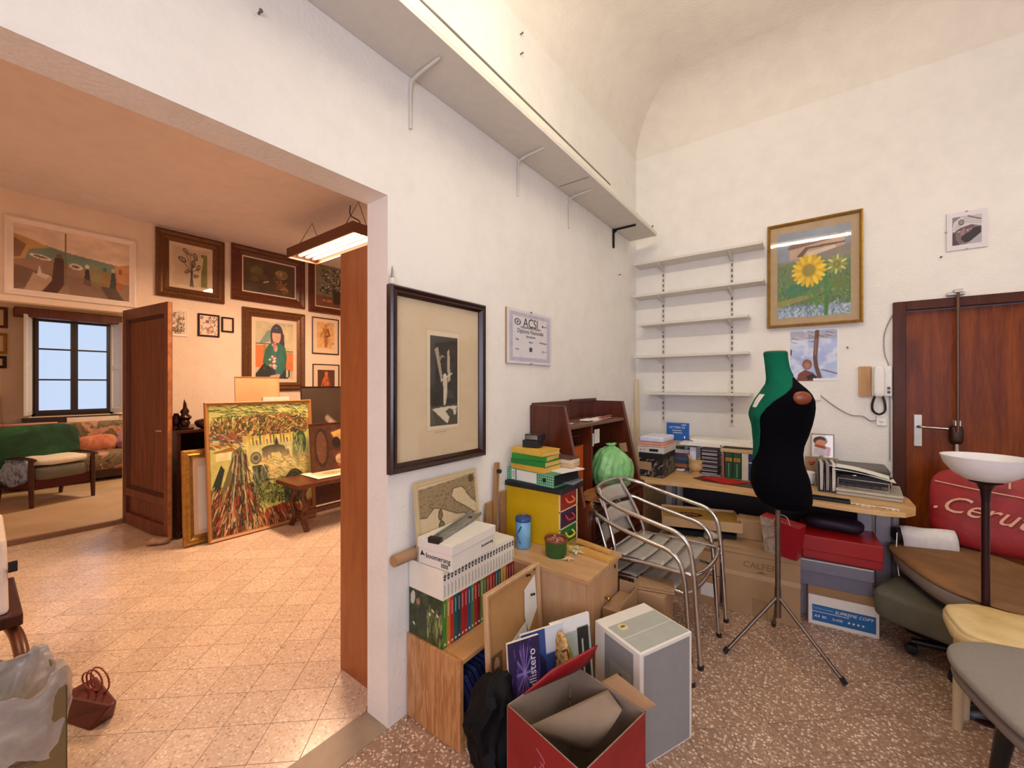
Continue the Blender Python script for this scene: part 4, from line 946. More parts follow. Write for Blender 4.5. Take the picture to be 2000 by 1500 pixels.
# ================================================================= small bookcase against the left wall
BZ = .373
t = thing('low_bookcase', 'low knotty pine bookcase with slanted books inside, under the white-topped volumes', 'bookcase', (-1.497, 1.20, 0))
put('side_panel', B(0, .335, 0, .02, 0, BZ), m_pine, t, bev=.002); put('side_panel', B(0, .335, .47, .49, 0, BZ), m_pine, t, bev=.002)
put('top', B(0, .335, .02, .47, BZ - .02, BZ), wood('pine_top', 'b98550', 'd0a068', 'y', .42, 2), t, bev=.002)
put('back_panel', B(0, .006, .02, .47, .02, BZ - .02), m_card, t); put('bottom', B(.006, .33, .02, .47, 0, .02), m_pine, t)
nv = ['2c3766', '323f78', '28305a', '3a4478', '242c50']
for k in range(11):
    c = nv[k % 5]; o = MB().box(-.10, .10, 0, .020, 0, .27).box(-.096, .097, .002, .018, .002, .272)
    solo('book', 'blue paperback leaning inside the low pine bookcase', 'book', MB().box(-.10, .10, 0, .020, 0, .27), plain('navy_' + c, c, .5), (-1.497 + .21, 1.345 + k * .0285, .024), (math.radians(27), 0, 0), group='blue books inside the low bookcase', bev=.002)
# ---- row of tall volumes
cols = [('3c8a2c', 'green'), ('c8803c', 'ochre'), ('c0302a', 'red'), ('1f5a5e', 'teal'), ('20484e', 'dark teal'), ('b02a2c', 'crimson'), ('a82830', 'dark red'), ('3a5a80', 'blue'), ('4a8a4c', 'mid green'), ('b02a30', 'bright red'),
        ('7a1c24', 'maroon'), ('6a9a4c', 'light green'), ('3c7a3c', 'leaf green'), ('b02c2c', 'scarlet'), ('c2402c', 'vermilion'), ('8a2028', 'wine red'), ('2a6a74', 'sea blue'), ('24545e', 'petrol blue'), ('c8a83a', 'yellow'), ('c0a030', 'mustard'), ('a02830', 'cherry red'), ('7c2028', 'brown red'), ('b03030', 'brick red')]
N = len(cols); th = (1.715 - 1.212) / N
m_cov = plain('cream_cover', 'eee8d8', .4, var=.02)
ordn = ['nearest', 'second', 'third', 'fourth', 'fifth', 'sixth', 'seventh', 'eighth', 'ninth', 'tenth', 'eleventh', 'twelfth', 'thirteenth', 'fourteenth', 'fifteenth', 'sixteenth', 'seventeenth', 'eighteenth', 'nineteenth', 'twentieth', 'twenty-first', 'twenty-second', 'farthest']
leafs = MB()
for q in range(7):
    a = q * PI * 2 / 7; leafs.ball((0, .004 * math.cos(a), .010 * math.sin(a)), (.0006, .0045 if q % 2 else .003, .004), 4)
leaf_me = leafs.mesh('emblem', mi)
body_me = MB().box(-.215, -.002, .0008, th - .0008, .002, .325).mesh('pages', m_paper)
up_me = MB().box(-.218, .0, 0, th - .0004, .205, .33).mesh('cover', m_cov)
tit_me = MB().box(0, .0006, th * .35, th * .42, .215, .27).box(0, .0006, th * .55, th * .62, .22, .265).mesh('title', plain('grey_ink', '8a8478', .6))
for k, (c, nm_) in enumerate(cols):
    b = thing('encyclopedia_volume', 'tall cream-topped volume, %s lower spine, %s from the camera in the row' % (nm_, ordn[k]), 'book', (-1.275, 1.212 + k * th, BZ + .001), 0, 'tall volumes in a row on the low bookcase')
    put('cover', up_me, None, b); put('pages', body_me, None, b)
    sp = put('lower_cover', B(-.218, .0004, 0, th - .0004, 0, .205), plain('spine_' + c, c, .35), b); sp['label'] = nm_ + ' lower half of the cover'
    put('emblem', leaf_me, None, b, (.0006, th / 2, .30)); put('title', tit_me, None, b)
    put('mark', B(.0004, .0010, th * .3, th * .7, .012, .02), m_cov, b); put('mark', B(.0004, .0010, th * .42, th * .5, .13, .19), m_cov, b)
    if k == 0:
        A = Art(80, 58, '26301c'); A.put(A.noise(8, 8, 3) ** 2, '6a7a3c', .9)
        for q in range(70): a, c2 = A.rs.rand(2); A.line([(.55 + a * .45, .98 - c2 * .6), (.55 + a * .45 + .06 * (A.rs.rand() - .3), .8 - c2 * .6)], .006, ('b8c060', '7d9038', 'e0dca0')[q % 3], .85)
        A.ell(.40, .5, .14, .42, '4a4c44', 0, .9, .08); A.ell(.42, .42, .1, .14, '33362c', 0, .9); A.ell(.42, .6, .10, .12, '3c3f34', 0, .9, .3); A.ell(.12, .2, .07, .15, 'c8c4b0', .3); A.ell(.28, .24, .06, .07, 'a8785c')
        for x, y_ in ((.72, .3), (.85, .36), (.62, .4), (.15, .75)): A.ell(x, y_, .035, .02, 'e8dccb', .4)
        put('cover_photo', sheet(A, .217, .205, T(-.109, -.0012, 0)), None, b)
# ---- shoebox with a metal bar on it
sx, sy, sz = -1.235, 1.225, BZ + .333
t = thing('shoebox', 'white shoebox with black lettering on top of the tall volumes', 'box', (sx, sy, sz), math.radians(4))
m_box = plain('white_cardboard', 'e6e0d6', .6, var=.02)
put('body', B(-.195, 0, 0, .31, 0, .085), m_box, t, bev=.002); put('lid', B(-.199, .004, -.004, .314, .070, .112), m_box, t, bev=.002)
text(t, 'boomerang', .031, T(-.078, -.0012, .042) @ UP, mi, .0006); text(t, 'boomerang', .020, T(.0012, .25, .045) @ RZ(W90) @ UP, mi, .0004)
put('boot_emblem', MB().prism([(-.180, .045), (-.172, .060), (-.165, .047), (-.157, .043), (-.157, .038), (-.168, .040), (-.182, .035)], -.0012, -.0004, 'y'), mi, t)
put('barcode', B(-.06, -.02, -.001, -.0002, .008, .026), plain('grey_ink', '8a8478', .6), t)
t = thing('metal_bar', 'worn grey metal bar with a black end lying across the white shoebox', 'bar', (-1.372, 1.395, sz + .1135), (math.radians(2.5), 0, math.radians(13)))
put('bar', MB().box(-.030, .030, -.175, .19, 0, .006).box(-.030, -.024, -.175, .19, .006, .018).box(.024, .030, -.175, .19, .006, .018), sampled('worn_grey_metal', [(.3, '6f6c64'), (.7, '9a968a')], 12, .5), t, bev=.002)
put('end_cap', B(-.032, .032, -.19, -.165, -.001, .024), m_dark, t, bev=.003)
put('hole', MB().lathe([(.012, .006), (.012, .008)], 12, (0, .13, 0)), m_dark, t)
solo('cardboard_roll', 'brown cardboard roll lying behind the white shoebox at the opening edge', 'roll', MB().tube([(0, 0, 0), (0, .21, .0)], .0255, 14).jitter(.001, 2, 20), m_card, (-1.4685, 1.105, BZ + .362), 0, smooth=50)
# ---- map of Italy
A = Art(150, 124, 'cdb892'); A.put(A.noise(5, 5, 2), 'bda67c', .5); A.rect(.03, .04, .97, .96, '8a7350', .35); A.rect(.045, .055, .955, .945, 'cfba94')
land = '84704f'
A.poly([(.05, .10), (.97, .05), (.97, .22), (.80, .28), (.72, .20), (.58, .20), (.54, .30), (.62, .40), (.78, .52), (.92, .64), (.86, .70), (.74, .60), (.62, .58), (.48, .50), (.38, .44), (.26, .40), (.14, .50), (.05, .48)], land, .8)
A.poly([(.97, .22), (.97, .5), (.88, .42), (.78, .30)], land, .8); A.ell(.35, .52, .03, .07, land, .1); A.ell(.36, .70, .045, .09, land, 0); A.poly([(.66, .80), (.84, .76), (.80, .88), (.68, .86)], land, .9)
coast = '3a2a1c'
A.line([(.05, .48), (.14, .50), (.26, .40), (.38, .44), (.48, .50), (.62, .58), (.74, .60), (.86, .70), (.92, .64), (.78, .52), (.62, .40), (.54, .30), (.58, .20), (.72, .20), (.80, .28), (.88, .42), (.97, .5)], .005, coast)
A.ell(.35, .52, .03, .07, coast, .1, 1, .16); A.ell(.36, .70, .045, .09, coast, 0, 1, .12); A.rect(.0, .0, 1, .012, coast, .4)
for k in range(420):
    a, b = A.rs.rand(2); i, j = min(int(b * A.H), A.H - 1), min(int(a * A.W), A.W - 1)
    if A.a[i, j].sum() < 1.75: A.line([(a, b), (a + .018, b + .006 * (k % 3 - 1))], .004, '4a3826', .8)
for k in range(9): A.line([(.05 + .1 * k, .95), (.08 + .1 * k, .06)], .0015, '9a8562', .6)
for k in range(6): A.line([(.04, .2 + .14 * k), (.96, .12 + .14 * k)], .0015, '9a8562', .6)
A.ell(.90, .12, .05, .06, '5a4630'); A.line([(.06, .90), (.10, .86), (.13, .92), (.2, .89), (.25, .91)], .012, '3a2818')
t = thing('map_print', 'antique map of Italy mounted on board, leaning on the left wall behind the shoebox', 'map', (-1.440, (1.225 + 1.635) / 2, BZ + .333), (-.10, 0, W90))
put('board', B(-.212, .212, 0, .005, 0, .345), plain('map_board', 'c9b286', .7), t); put('print', sheet(A, .41, .333, T(0, -.001, .006)), None, t)

# ================================================================= beech cabinet and what stands on it
CZ = .60
t = thing('beech_cabinet', 'beech bedside cabinet with a brass knob, between the low bookcase and the bureau', 'cabinet', (-1.497, 1.72, 0))
put('top', B(0, .655, -.012, .385, CZ - .022, CZ), m_oakx, t, bev=.002)
put('side_panel', B(0, .635, 0, .018, 0, CZ - .022), m_oak, t); put('side_panel', B(0, .635, .357, .375, 0, CZ - .022), m_oak, t)
put('bottom', B(0, .63, .018, .357, .04, .058), m_oak, t); put('back_panel', B(0, .008, .018, .357, .04, CZ - .022), m_oak, t)
d = put('door', B(.618, .636, .020, .355, .045, CZ - .026), m_oak, t, bev=.002)
put('knob', MB().lathe([(.006, 0), (.005, .014), (.013, .02), (.013, .027), (.006, .032)], 12), m_brass, d, (.636, .20, .43), (0, PI / 2, 0), smooth=60)
put('hole', MB().lathe([(.010, 0), (.010, .001)], 12), m_dark, t, (.637, .33, .54), (0, PI / 2, 0))
# yellow drawer unit
yx, yy = -1.13, 1.93
t = thing('drawer_unit', 'small yellow drawer unit with red, blue and green drawers on the beech cabinet', 'drawers', (yx, yy, CZ + .001))
m_yel = plain('yellow_board', 'd2a80c', .4, var=.03)
put('body', MB().box(-.36, 0, 0, .012, 0, .30).box(-.36, 0, .198, .21, 0, .30).box(-.36, 0, .012, .198, .288, .30).box(-.36, 0, .012, .198, 0, .01).box(-.36, -.35, .012, .198, .01, .288), m_yel, t, bev=.001)
put('edge_band', MB().box(0, .003, 0, .012, 0, .30).box(0, .003, .198, .21, 0, .30).box(0, .003, 0, .21, .197, .203).box(0, .003, 0, .21, .100, .106), plain('pale_edge', 'e8d8a0', .5), t)
for k, (c, n_) in enumerate((('1c6a2c', 'green'), ('3a1a3c', 'dark violet'), ('9a1c1c', 'red'))):
    d = put('drawer', B(-.34, .002, .014, .196, .012 + k * .095, .099 + k * .095), plain('drawer_' + n_, c, .35), t, bev=.002); d['label'] = n_ + ' drawer front'
    zc = .055 + k * .095
    h = put('handle', MB().tube(bez([(.002, .07, zc + .018), (.022, .07, zc - .002), (.022, .14, zc - .002), (.002, .14, zc + .018)], 3), .006, 6), plain('handle_' + n_, ('d8c83a', 'b82c30', 'e0702c')[k], .4), d, smooth=60)
# ring binders on top
bz = CZ + .302
m_bl = plain('black_folder', '191a24', .45)
solo('flat_folder', 'dark blue-black folder lowest on the yellow drawer unit', 'folder', B(-.36, .025, -.015, .24, 0, .03), m_bl, (yx, yy, bz), 0, bev=.003)
solo('flat_folder', 'thin grey folder lying behind the green plaid binder on the drawer unit', 'folder', B(-.22, .03, .10, .24, 0, .012), plain('grey_folder', '7a8088', .5), (yx + .01, yy + .005, bz + .031), .08, bev=.003)
t = thing('ring_binder', 'green plaid ring binder with a white label lying on the drawer unit', 'binder', (yx - .02, yy - .02, bz + .0315), math.radians(-6))
m_pl = NT('green_plaid', .5)
v = m_pl.coord(); ck = m_pl.n('ShaderNodeTexWave'); ck.inputs['Scale'].default_value = 22; m_pl.l(v, ck.inputs['Vector'])
ck2 = m_pl.n('ShaderNodeTexWave'); ck2.bands_direction = 'Z'; ck2.inputs['Scale'].default_value = 22; m_pl.l(v, ck2.inputs['Vector'])
mm = m_pl.n('ShaderNodeMath', operation='MAXIMUM'); m_pl.l(ck.outputs['Fac'], mm.inputs[0]); m_pl.l(ck2.outputs['Fac'], mm.inputs[1]); m_pl.base(m_pl.ramp(mm.outputs[0], [(.0, '1c6a4a'), (.8, '2a8a60'), (.97, '9ad0b0')]))
put('cover', MB().box(-.345, 0, 0, .005, .0, .07).box(-.345, 0, .005, .27, 0, .004).box(-.345, 0, .005, .27, .066, .07), m_pl.m, t)
put('pages', B(-.30, -.012, .02, .25, .012, .058), m_black, t)
put('spine_label', B(-.27, -.12, -.0015, 0, .006, .064), m_paper, t); put('spine_label', B(-.31, -.285, -.0015, 0, .006, .064), m_paper, t)
text(t, 'BASIC', .015, T(-.297, -.002, .035) @ UP @ RZ(-W90), mi, .0003)
put('finger_ring', MB().lathe([(.013, 0), (.013, .002), (.010, .002)], 14), m_dark, t, (-.065, -.0005, .035), (PI / 2, 0, 0))
solo('flat_folder', 'white paper sheets and green card on top of the ring binder', 'papers', B(-.16, .0, .06, .25, 0, .006), m_paper, (yx - .02, yy - .02, bz + .103), math.radians(-14))
# stack of books on the binder
zb = bz + .1025
stk = [('yellow book lowest of the pile on the ring binder', 'd8a838', .030, .25, .16, 0), ('green book second from the bottom of the pile on the binder', '1f7a34', .030, .245, .16, 1),
       ('bright green book third in the pile on the binder', '2a8a2c', .030, .235, .155, 0), ('yellow book topmost of the pile on the binder', 'dcae40', .030, .24, .16, 1)]
for k, (lab, c, h, a, b, o_) in enumerate(stk):
    t = thing('book', lab, 'book', (yx - .20, yy + .075, zb), math.radians(-8 + 5 * (k % 3)), 'books piled on the ring binder')
    put('cover', MB().box(-a / 2, a / 2, -b / 2, b / 2, 0, .003).box(-a / 2, a / 2, -b / 2, b / 2, h - .003, h).box(-a / 2, a / 2, -b / 2, -b / 2 + .003, .003, h - .003), plain('bk_' + c, c, .45), t)
    put('pages', B(-a / 2 + .003, a / 2 - .004, -b / 2 + .003, b / 2 - .004, .003, h - .003), plain('pages_y', 'd9b25c' if c[0] == 'd' else '2a7a30', .7), t); zb += h + .0008
topz = zb
for k, (c, h) in enumerate((('cfae88', .026), ('e0cda8', .022), ('5a3a34', .010))):
    solo('book', ['tan paperback at the bottom of the pile behind the yellow books', 'cream paperback in the middle of the pile behind the yellow books', 'dark red paperback on top of the pile behind the yellow books'][k], 'book',
         B(-.07, .07, -.05, .05, 0, h), plain('bk2_' + c, c, .6), (yx - .08, yy + .215 - .004 * k, bz + .1105 + (0, .0265, .049)[k]), .12 - .1 * k, bev=.002)
# two black gadget boxes
solo('gadget_box', 'black box with small white print, lower of two on the yellow book', 'box', B(-.05, .05, -.035, .035, 0, .042), m_bl, (yx - .225, yy + .08, topz + .0005), .1, bev=.002)
solo('radio', 'small black and silver radio lying on the black box', 'radio', MB().box(-.045, .055, -.03, .04, 0, .035).box(-.04, .035, -.032, -.030, .006, .03, 1).box(-.04, .035, -.028, .0, .035, .0362, 1), [m_dark, m_steel], (yx - .215, yy + .08, topz + .0432), .15, bev=.004)
# blue tin
bx, by = at(1022, 1068, z=CZ).x, at(1022, 1068, z=CZ).y
t = thing('blue_tin', 'light blue cylindrical tin with a dark blue lid on the beech cabinet', 'tin', (bx, by, CZ + .001))
put('body', MB().lathe([(.040, 0), (.042, .002), (.042, .145), (.041, .147)], 28), sampled('sky_blue_print', [(.3, '4a98cc'), (.7, '9accec')], 5, .3), t, smooth=50)
put('lid', MB().lathe([(.044, .145), (.0445, .147), (.0445, .162), (.041, .165), (.040, .160), (.002, .160)], 28), plain('tin_blue', '1f4a8a', .3), t, smooth=50)
for a, z0_, z1_, d_ in ((-1.9, .03, .075, .6), (-1.2, .085, .125, -.5)):
    put('stripe', MB().tube([(.0428 * math.cos(a + d_ * q / 6), .0428 * math.sin(a + d_ * q / 6), z1_ + (z0_ - z1_) * q / 6) for q in range(7)], .0035, 6), plain('tin_navy', '163a78', .3), t)
# green pot filled with shells
g = at(1080, 1088, z=CZ)
t = thing('green_pot', 'small green pot filled with brown pebbles on the beech cabinet', 'pot', (g.x, g.y + .03, CZ + .001))
put('body', MB().lathe([(.050, 0), (.054, .005), (.058, .075), (.060, .08), (.056, .08), (.052, .06), (.001, .06)], 28), plain('pot_green', '2a5a28', .4), t, smooth=50)
put('rim', MB().lathe([(.060, .078), (.063, .084), (.060, .092), (.055, .088), (.055, .08)], 28), plain('pot_rim', '7a4028', .4), t, smooth=50)
pb = MB()
for k in range(26): a, r_ = random.random() * 6.28, .045 * random.random() ** .5; pb.ball((r_ * math.cos(a), r_ * math.sin(a), .072 + random.random() * .012), (.008 + .005 * random.random(), .007, .006), 4)
put('pebbles', pb, sampled('pebble', [(.3, '8a4c34'), (.5, 'b98468'), (.8, 'e0cdb8')], 30), t, smooth=80)['kind'] = 'stuff'
# seashell heap, star, wooden rulers
g = at(1120, 1080, z=CZ)
sh = MB()
for k in range(34):
    a, r_ = random.random() * 6.28, .042 * random.random() ** .5; d_ = random.random() * 6.28; c_ = Vector((r_ * math.cos(a), r_ * math.sin(a), .006 + .028 * random.random() * (1 - r_ / .05)))
    e_ = Vector((math.cos(d_), math.sin(d_), .5 * random.random())) * .013; sh.tube([c_ - e_, c_, c_ + e_], [.001, .005, .001], 5)
solo('shell_heap', 'heap of small pale yellow seashells on the beech cabinet', 'shells', sh, sampled('shell', [(.3, 'b8a468'), (.7, 'ece0b4')], 30), (g.x + .01, g.y + .02, CZ + .002), smooth=60, )['kind'] = 'stuff'
g = at(1108, 1090, z=CZ); star = MB()
for k in range(5): a = k * 2 * PI / 5 + .3; star.tube([(0, 0, .006), (.018 * math.cos(a), .018 * math.sin(a), .006), (.034 * math.cos(a), .034 * math.sin(a), .004)], [.008, .006, .0015], 6)
solo('starfish', 'dried pale starfish on the front of the beech cabinet', 'starfish', star, plain('starfish_tan', 'd0b080', .8), (g.x + .015, g.y - .015, CZ + .002), smooth=60)
for k, (px, py, L_, zz, r_, lab) in enumerate(((1165, 1085, .20, 0, .14, 'lower wooden ruler bundle at the right edge of the beech cabinet'), (1160, 1068, .22, .017, .20, 'upper wooden ruler bundle at the right edge of the beech cabinet'))):
    g = at(px, py, z=CZ + zz)
    solo('wood_ruler', lab, 'ruler', B(-L_ / 2, L_ / 2, -.014 - .014 * (1 - k), .014 + .014 * (1 - k), 0, .016), wood('ruler_wood', 'c08a3a', 'dcae62', 'x', .5, 3), (g.x, g.y - .012, CZ + .0012 + zz), -r_, bev=.001)
solo('yellow_tape', 'bundle of yellow folding rule tape beside the ruler bundles', 'tape', B(-.07, .07, -.012, .012, 0, .014), plain('tape_yellow', 'd8bc2c', .5), (yx + .07, yy + .06, CZ + .002), .35, bev=.002)
# wooden easel pieces leaning on the wall
for (px, py0, py1, wd, tl, lab) in ((968, 905, 1060, .035, 4, 'dark wooden easel leg with a round knob leaning on the wall beside the drawer unit'), (950, 985, 1050, .05, 0, 'short light wooden plank behind the easel leg'), (985, 960, 1050, .045, 1, 'brown wooden plank leaning between the easel leg and the yellow unit')):
    p = at(px, py0, x=-1.46)
    o = solo('wood_piece', lab, 'plank', MB().box(-.008, .008, -wd / 2, wd / 2, 0, p.z - CZ - .002), m_rawwood, (-1.475, min(max(p.y, 1.75), 1.90) , CZ + .002), (math.radians(-tl), 0, 0), bev=.003)
    if tl == 4: put('knob', MB().lathe([(.012, 0), (.012, .02), (.006, .022)], 12), m_dark, o, (.008, .0, p.z - CZ - .05), (0, PI / 2, 0), smooth=60)

# ================================================================= mahogany bureau
t = thing('bureau', 'dark mahogany slant-front bureau with an open hutch against the left wall', 'bureau', (-1.497, 2.19, 0))
SZ = .765; TZ = 1.365; Ln = .945
for y_ in (0, Ln - .02):
    put('side_panel', MB().prism([(0, 0), (.41, 0), (.41, SZ), (.385, SZ), (.25, TZ), (0, TZ)], y_, y_ + .02, 'y'), m_bureau, t, bev=.002)
    put('edge_strip', MB().tube([(.387, y_ + .01, SZ + .005), (.252, y_ + .01, TZ)], .008, 8), plain('edge_brown', '6a3a1e', .4), t, smooth=60)
put('back_panel', B(0, .012, .02, Ln - .02, .03, TZ + .012), m_bureau, t)
put('top_rail', MB().box(.012, .03, .5, Ln - .02, TZ, TZ + .02), m_bureau, t)
put('writing_surface', B(0, .43, .02, Ln - .02, SZ - .022, SZ), m_bureau, t, bev=.003)
put('shelf', B(.012, .265, .02, Ln - .02, 1.215, 1.235), plain('shelf_brown', '6e4a34', .4), t, bev=.002)
put('divider', B(.012, .26, .36, .375, SZ, 1.215), m_bureau, t)
put('niche_panel', B(.05, .20, .045, .355, SZ + .001, 1.085), plain('orange_niche', 'c45a14', .5, var=.08), t)
for k in range(3):
    z0_ = .05 + k * .232
    d = put('drawer', B(.39, .412, .03, Ln - .03, z0_, z0_ + .222), m_bureau, t, bev=.004)
    put('moulding', moulding(.80, .17, [(0, 0), (0, .006), (.008, .009), (.016, .002), (.016, 0)]), m_bureau, d, (.412, Ln / 2, z0_ + .025), (0, 0, W90))
    for yy_ in (.24, .70):
        put('handle', MB().tube(bez([(.412, yy_ - .03, z0_ + .12), (.428, yy_ - .03, z0_ + .115), (.435, yy_, z0_ + .10), (.428, yy_ + .03, z0_ + .115), (.412, yy_ + .03, z0_ + .12)], 4), .004, 6), m_steel, d, smooth=60)
# odds on the bureau shelf
sz_ = 1.236
def onb(x, y, z): return (-1.497 + x, 2.19 + y, z)
solo('reading_glasses', 'folded pair of glasses on the left of the bureau shelf', 'glasses', MB().tube([(.03 * math.cos(a), .022 * math.sin(a), .02) for a in [k * PI / 6 for k in range(12)]], .003, 5, True).tube([(.03 * math.cos(a), .052 + .022 * math.sin(a), .02) for a in [k * PI / 6 for k in range(12)]], .003, 5, True), m_steelb, onb(.18, .14, sz_ - .015), smooth=60)
for k, (yy_, x_, lab) in enumerate(((.20, .07, 'dark little figurine on the left of the bureau shelf'), (.36, .08, 'dark little figurine in the middle of the bureau shelf'))):
    solo('figurine', lab, 'figurine', MB().lathe([(.022, 0), (.012, .01), (.018, .03), (.007, .05), (.012, .065), (.004, .085)], 8).jitter(.006, k + 3, 30), plain('dark_red_bronze', '4a1c18', .4, .3), onb(x_, yy_, sz_), smooth=60)
solo('paper_scraps', 'scatter of papers and pens on the right of the bureau shelf', 'papers', MB().box(-.05, .05, -.12, .12, 0, .006).box(-.03, .06, .02, .2, .006, .010).box(-.04, .03, -.2, -.06, .006, .014), m_paper, onb(.17, .60, sz_), .1)
solo('red_ruler', 'long red and white ruler on the right end of the bureau shelf', 'ruler', B(-.012, .012, -.14, .14, 0, .008), plain('ruler_red', 'b8442c', .5), onb(.21, .70, sz_ + .015), .12)
solo('wire_basket', 'dark wire basket inside the left compartment of the bureau', 'basket', B(-.08, .08, -.11, .11, 0, .01).tube([(.07, -.10, .01), (.08, -.05, .09), (.08, .09, .10)], .003, 5).tube([(.08, -.10, .07), (.08, .10, .07)], .003, 5), m_dark, onb(.13, .20, 1.086))
for k, (y_, z_, s_) in enumerate(((.48, 1.10, .075), (.57, 1.12, .085))):
    solo('pinned_card', ['small white card pinned at the bureau divider, left of two', 'patterned white card pinned in the bureau niche, right of two'][k], 'card', B(0, .002, -s_ / 2, s_ / 2, -s_ * .6, s_ * .6), m_paper, onb(.20, y_, z_))
solo('note', 'small pale note stuck on the inside right panel of the bureau', 'note', B(-.03, .03, -.002, 0, -.035, .035), plain('note_tan', 'b0906a', .7), onb(.26, Ln - .0215, 1.00), (0, -.2, 0))
solo('paper_heap', 'brown papers heaped on the bureau writing surface', 'papers', MB().box(-.07, .08, -.16, .14, 0, .008).box(-.05, .07, -.1, .12, .008, .016).box(-.02, .06, -.02, .2, .016, .022).jitter(.008, 4, 9), plain('brown_paper', '9a6434', .7, var=.2), onb(.32, .28, SZ + .009), .2)
# green plastic bag
g = (-1.497 + .30, 2.19 + .60, SZ + .002)
bag = MB().lathe([(p.x, p.y) for p in bez([(.07, 0, 0), (.115, .01, 0), (.142, .06, 0), (.148, .12, 0), (.135, .18, 0), (.105, .225, 0), (.066, .26, 0), (.034, .275, 0), (.022, .287, 0), (.034, .30, 0), (.012, .31, 0)], 5)], 72)
def fold(mb, a, n, z0=0):
    out = []
    for x, y_, z in mb.v:
        th_ = math.atan2(y_, x); r_ = math.hypot(x, y_); k = 1 + a * math.sin(n * th_ + 6 * z) * min(1, z * 6) + a * .6 * math.sin(n * 2.3 * th_ - 14 * z)
        out.append((x * k, y_ * k, z))
    mb.v = out; return mb
m_bag = sampled('green_film', [(.3, '6fae68'), (.6, '8fcb84'), (.85, 'b9e0ac')], 6, .35)
solo('plastic_bag', 'tied light green plastic bag standing on the bureau', 'bag', fold(bag, .06, 7).jitter(.014, 2, 10).jitter(.007, 5, 34), m_bag, g, smooth=80)

# ================================================================= framed board, magazines and boxes in front
t = thing('cork_board', 'wooden-framed tan board with two pinned notes, leaning on the bookcase', 'board', (-1.075, 1.475, .004), (math.radians(-3), 0, W90))
put('frame', moulding(.40, .63, [(0, 0), (0, .018), (.004, .022), (.015, .02), (.018, .010), (.018, 0)]), m_oak, t)
put('panel', B(-.195, .195, -.004, 0, .004, .626), plain('tan_panel', 'b98a54', .8, var=.05), t)
put('note', MB().prism([(.08, .54), (.17, .58), (.178, .42), (.13, .37), (.10, .34), (.075, .42)], -.009, -.0078, 'y'), m_paper, t)
put('note', MB().prism([(-.04, .36), (.08, .40), (.10, .26), (-.02, .20)], -.011, -.0098, 'y').jitter(.004), m_paper, t)
for x, z in ((.10, .60), (.12, .595), (.16, .61), (.13, .50), (.15, .495), (.03, .34)): put('push_pin', MB().ball((x, -.014, z), .006, 6), m_dark, t)
A = Art(30, 44, '6a4a34'); A.ell(.5, .3, .22, .18, 'c9a488'); A.ell(.5, .75, .4, .35, '4a3026'); A.put(A.noise(6, 6, 3), 'b89a78', .3)
put('photo', sheet(A, .075, .14, T(-.135, -.008, .22)), None, t)
# blister of standing magazines
def mag(lab, x, y, z, w, h, ang, tilt, art, txt=None, th_=.012):
    t = thing('magazine', lab, 'magazine', (x, y, z), (-tilt, 0, ang))
    put('pages', B(-w / 2, w / 2, 0, th_, 0, h), m_paper, t); put('cover', sheet(art, w, h, T(0, -.0012, 0)), None, t)
    if txt: text(t, txt[0], txt[1], T(txt[2], -.003, txt[3]) @ UP @ RZ(txt[4]), txt[5], .0004)
    return t
A = Art(60, 70, '2a1c44'); A.put((A.noise(9, 9, 2) > .55) * 1.0, '5a3a80', .8)
for k in range(12): a = k * .52; A.line([(.5, .25), (.5 + .25 * math.cos(a), .25 + .2 * math.sin(a))], .008, '9a86c8')
m_wt = plain('print_white', 'e8e4ee', .6); a45 = math.radians(64)
mag('dark violet magazine with white vertical lettering standing before the board', -.875, 1.285, .002, .14, .50, a45, .12, A, ('Callistero', .045, .035, .37, W90, m_wt))
A = Art(90, 70, '22306a'); A.put(A.noise(7, 7, 4), '3a5a9a', .9); A.rect(.55, 0, 1, .2, 'cfd6dc'); A.ell(.35, .3, .2, .12, '1a2450')
mag('blue magazine with slanted script lettering behind the violet one', -.845, 1.385, .002, .20, .50, a45, .14, A, ('Year', .055, -.045, .40, W90, m_wt))
A = Art(90, 70, 'b8c4c0'); A.put(A.noise(5, 5, 4), '9aa8a0', .7); A.rect(0, .0, 1, .12, 'e8e8e4'); A.ell(.35, .5, .22, .3, '8a9a4a', .3); A.rect(.66, .1, .95, .8, '23241f'); A.rect(.75, .2, .8, .7, 'b8b8b0')
mag('pale magazine with a green leaf picture, farthest in the row', -.80, 1.525, .002, .20, .50, a45, .12, A)
# beaded pouch and bag
solo('patterned_pouch', 'tan beaded pouch between the magazines and the red box', 'pouch', MB().ball((0, 0, .235), (.016, .06, .235), 14, .6).jitter(.006, 3, 9), sampled('bead_pattern', [(.40, '5a2c20'), (.46, 'c89a54'), (.60, 'd8b878'), (.66, '6a3a28')], 40, .7), (-.838, 1.455, .012), a45 - .0, smooth=80)
solo('black_bag', 'slumped black plastic bag between the bookcase and the red box', 'bag', fold(MB().lathe([(p.x, p.y) for p in bez([(.05, 0, 0), (.08, .02, 0), (.09, .12, 0), (.09, .24, 0), (.08, .33, 0), (.05, .385, 0), (.006, .40, 0)], 5)], 48), .10, 5).jitter(.04, 7, 9).jitter(.01, 3, 40), plain('black_film', '0b0a0e', .7, spec=.2), (-.972, 1.185, .002), smooth=40)
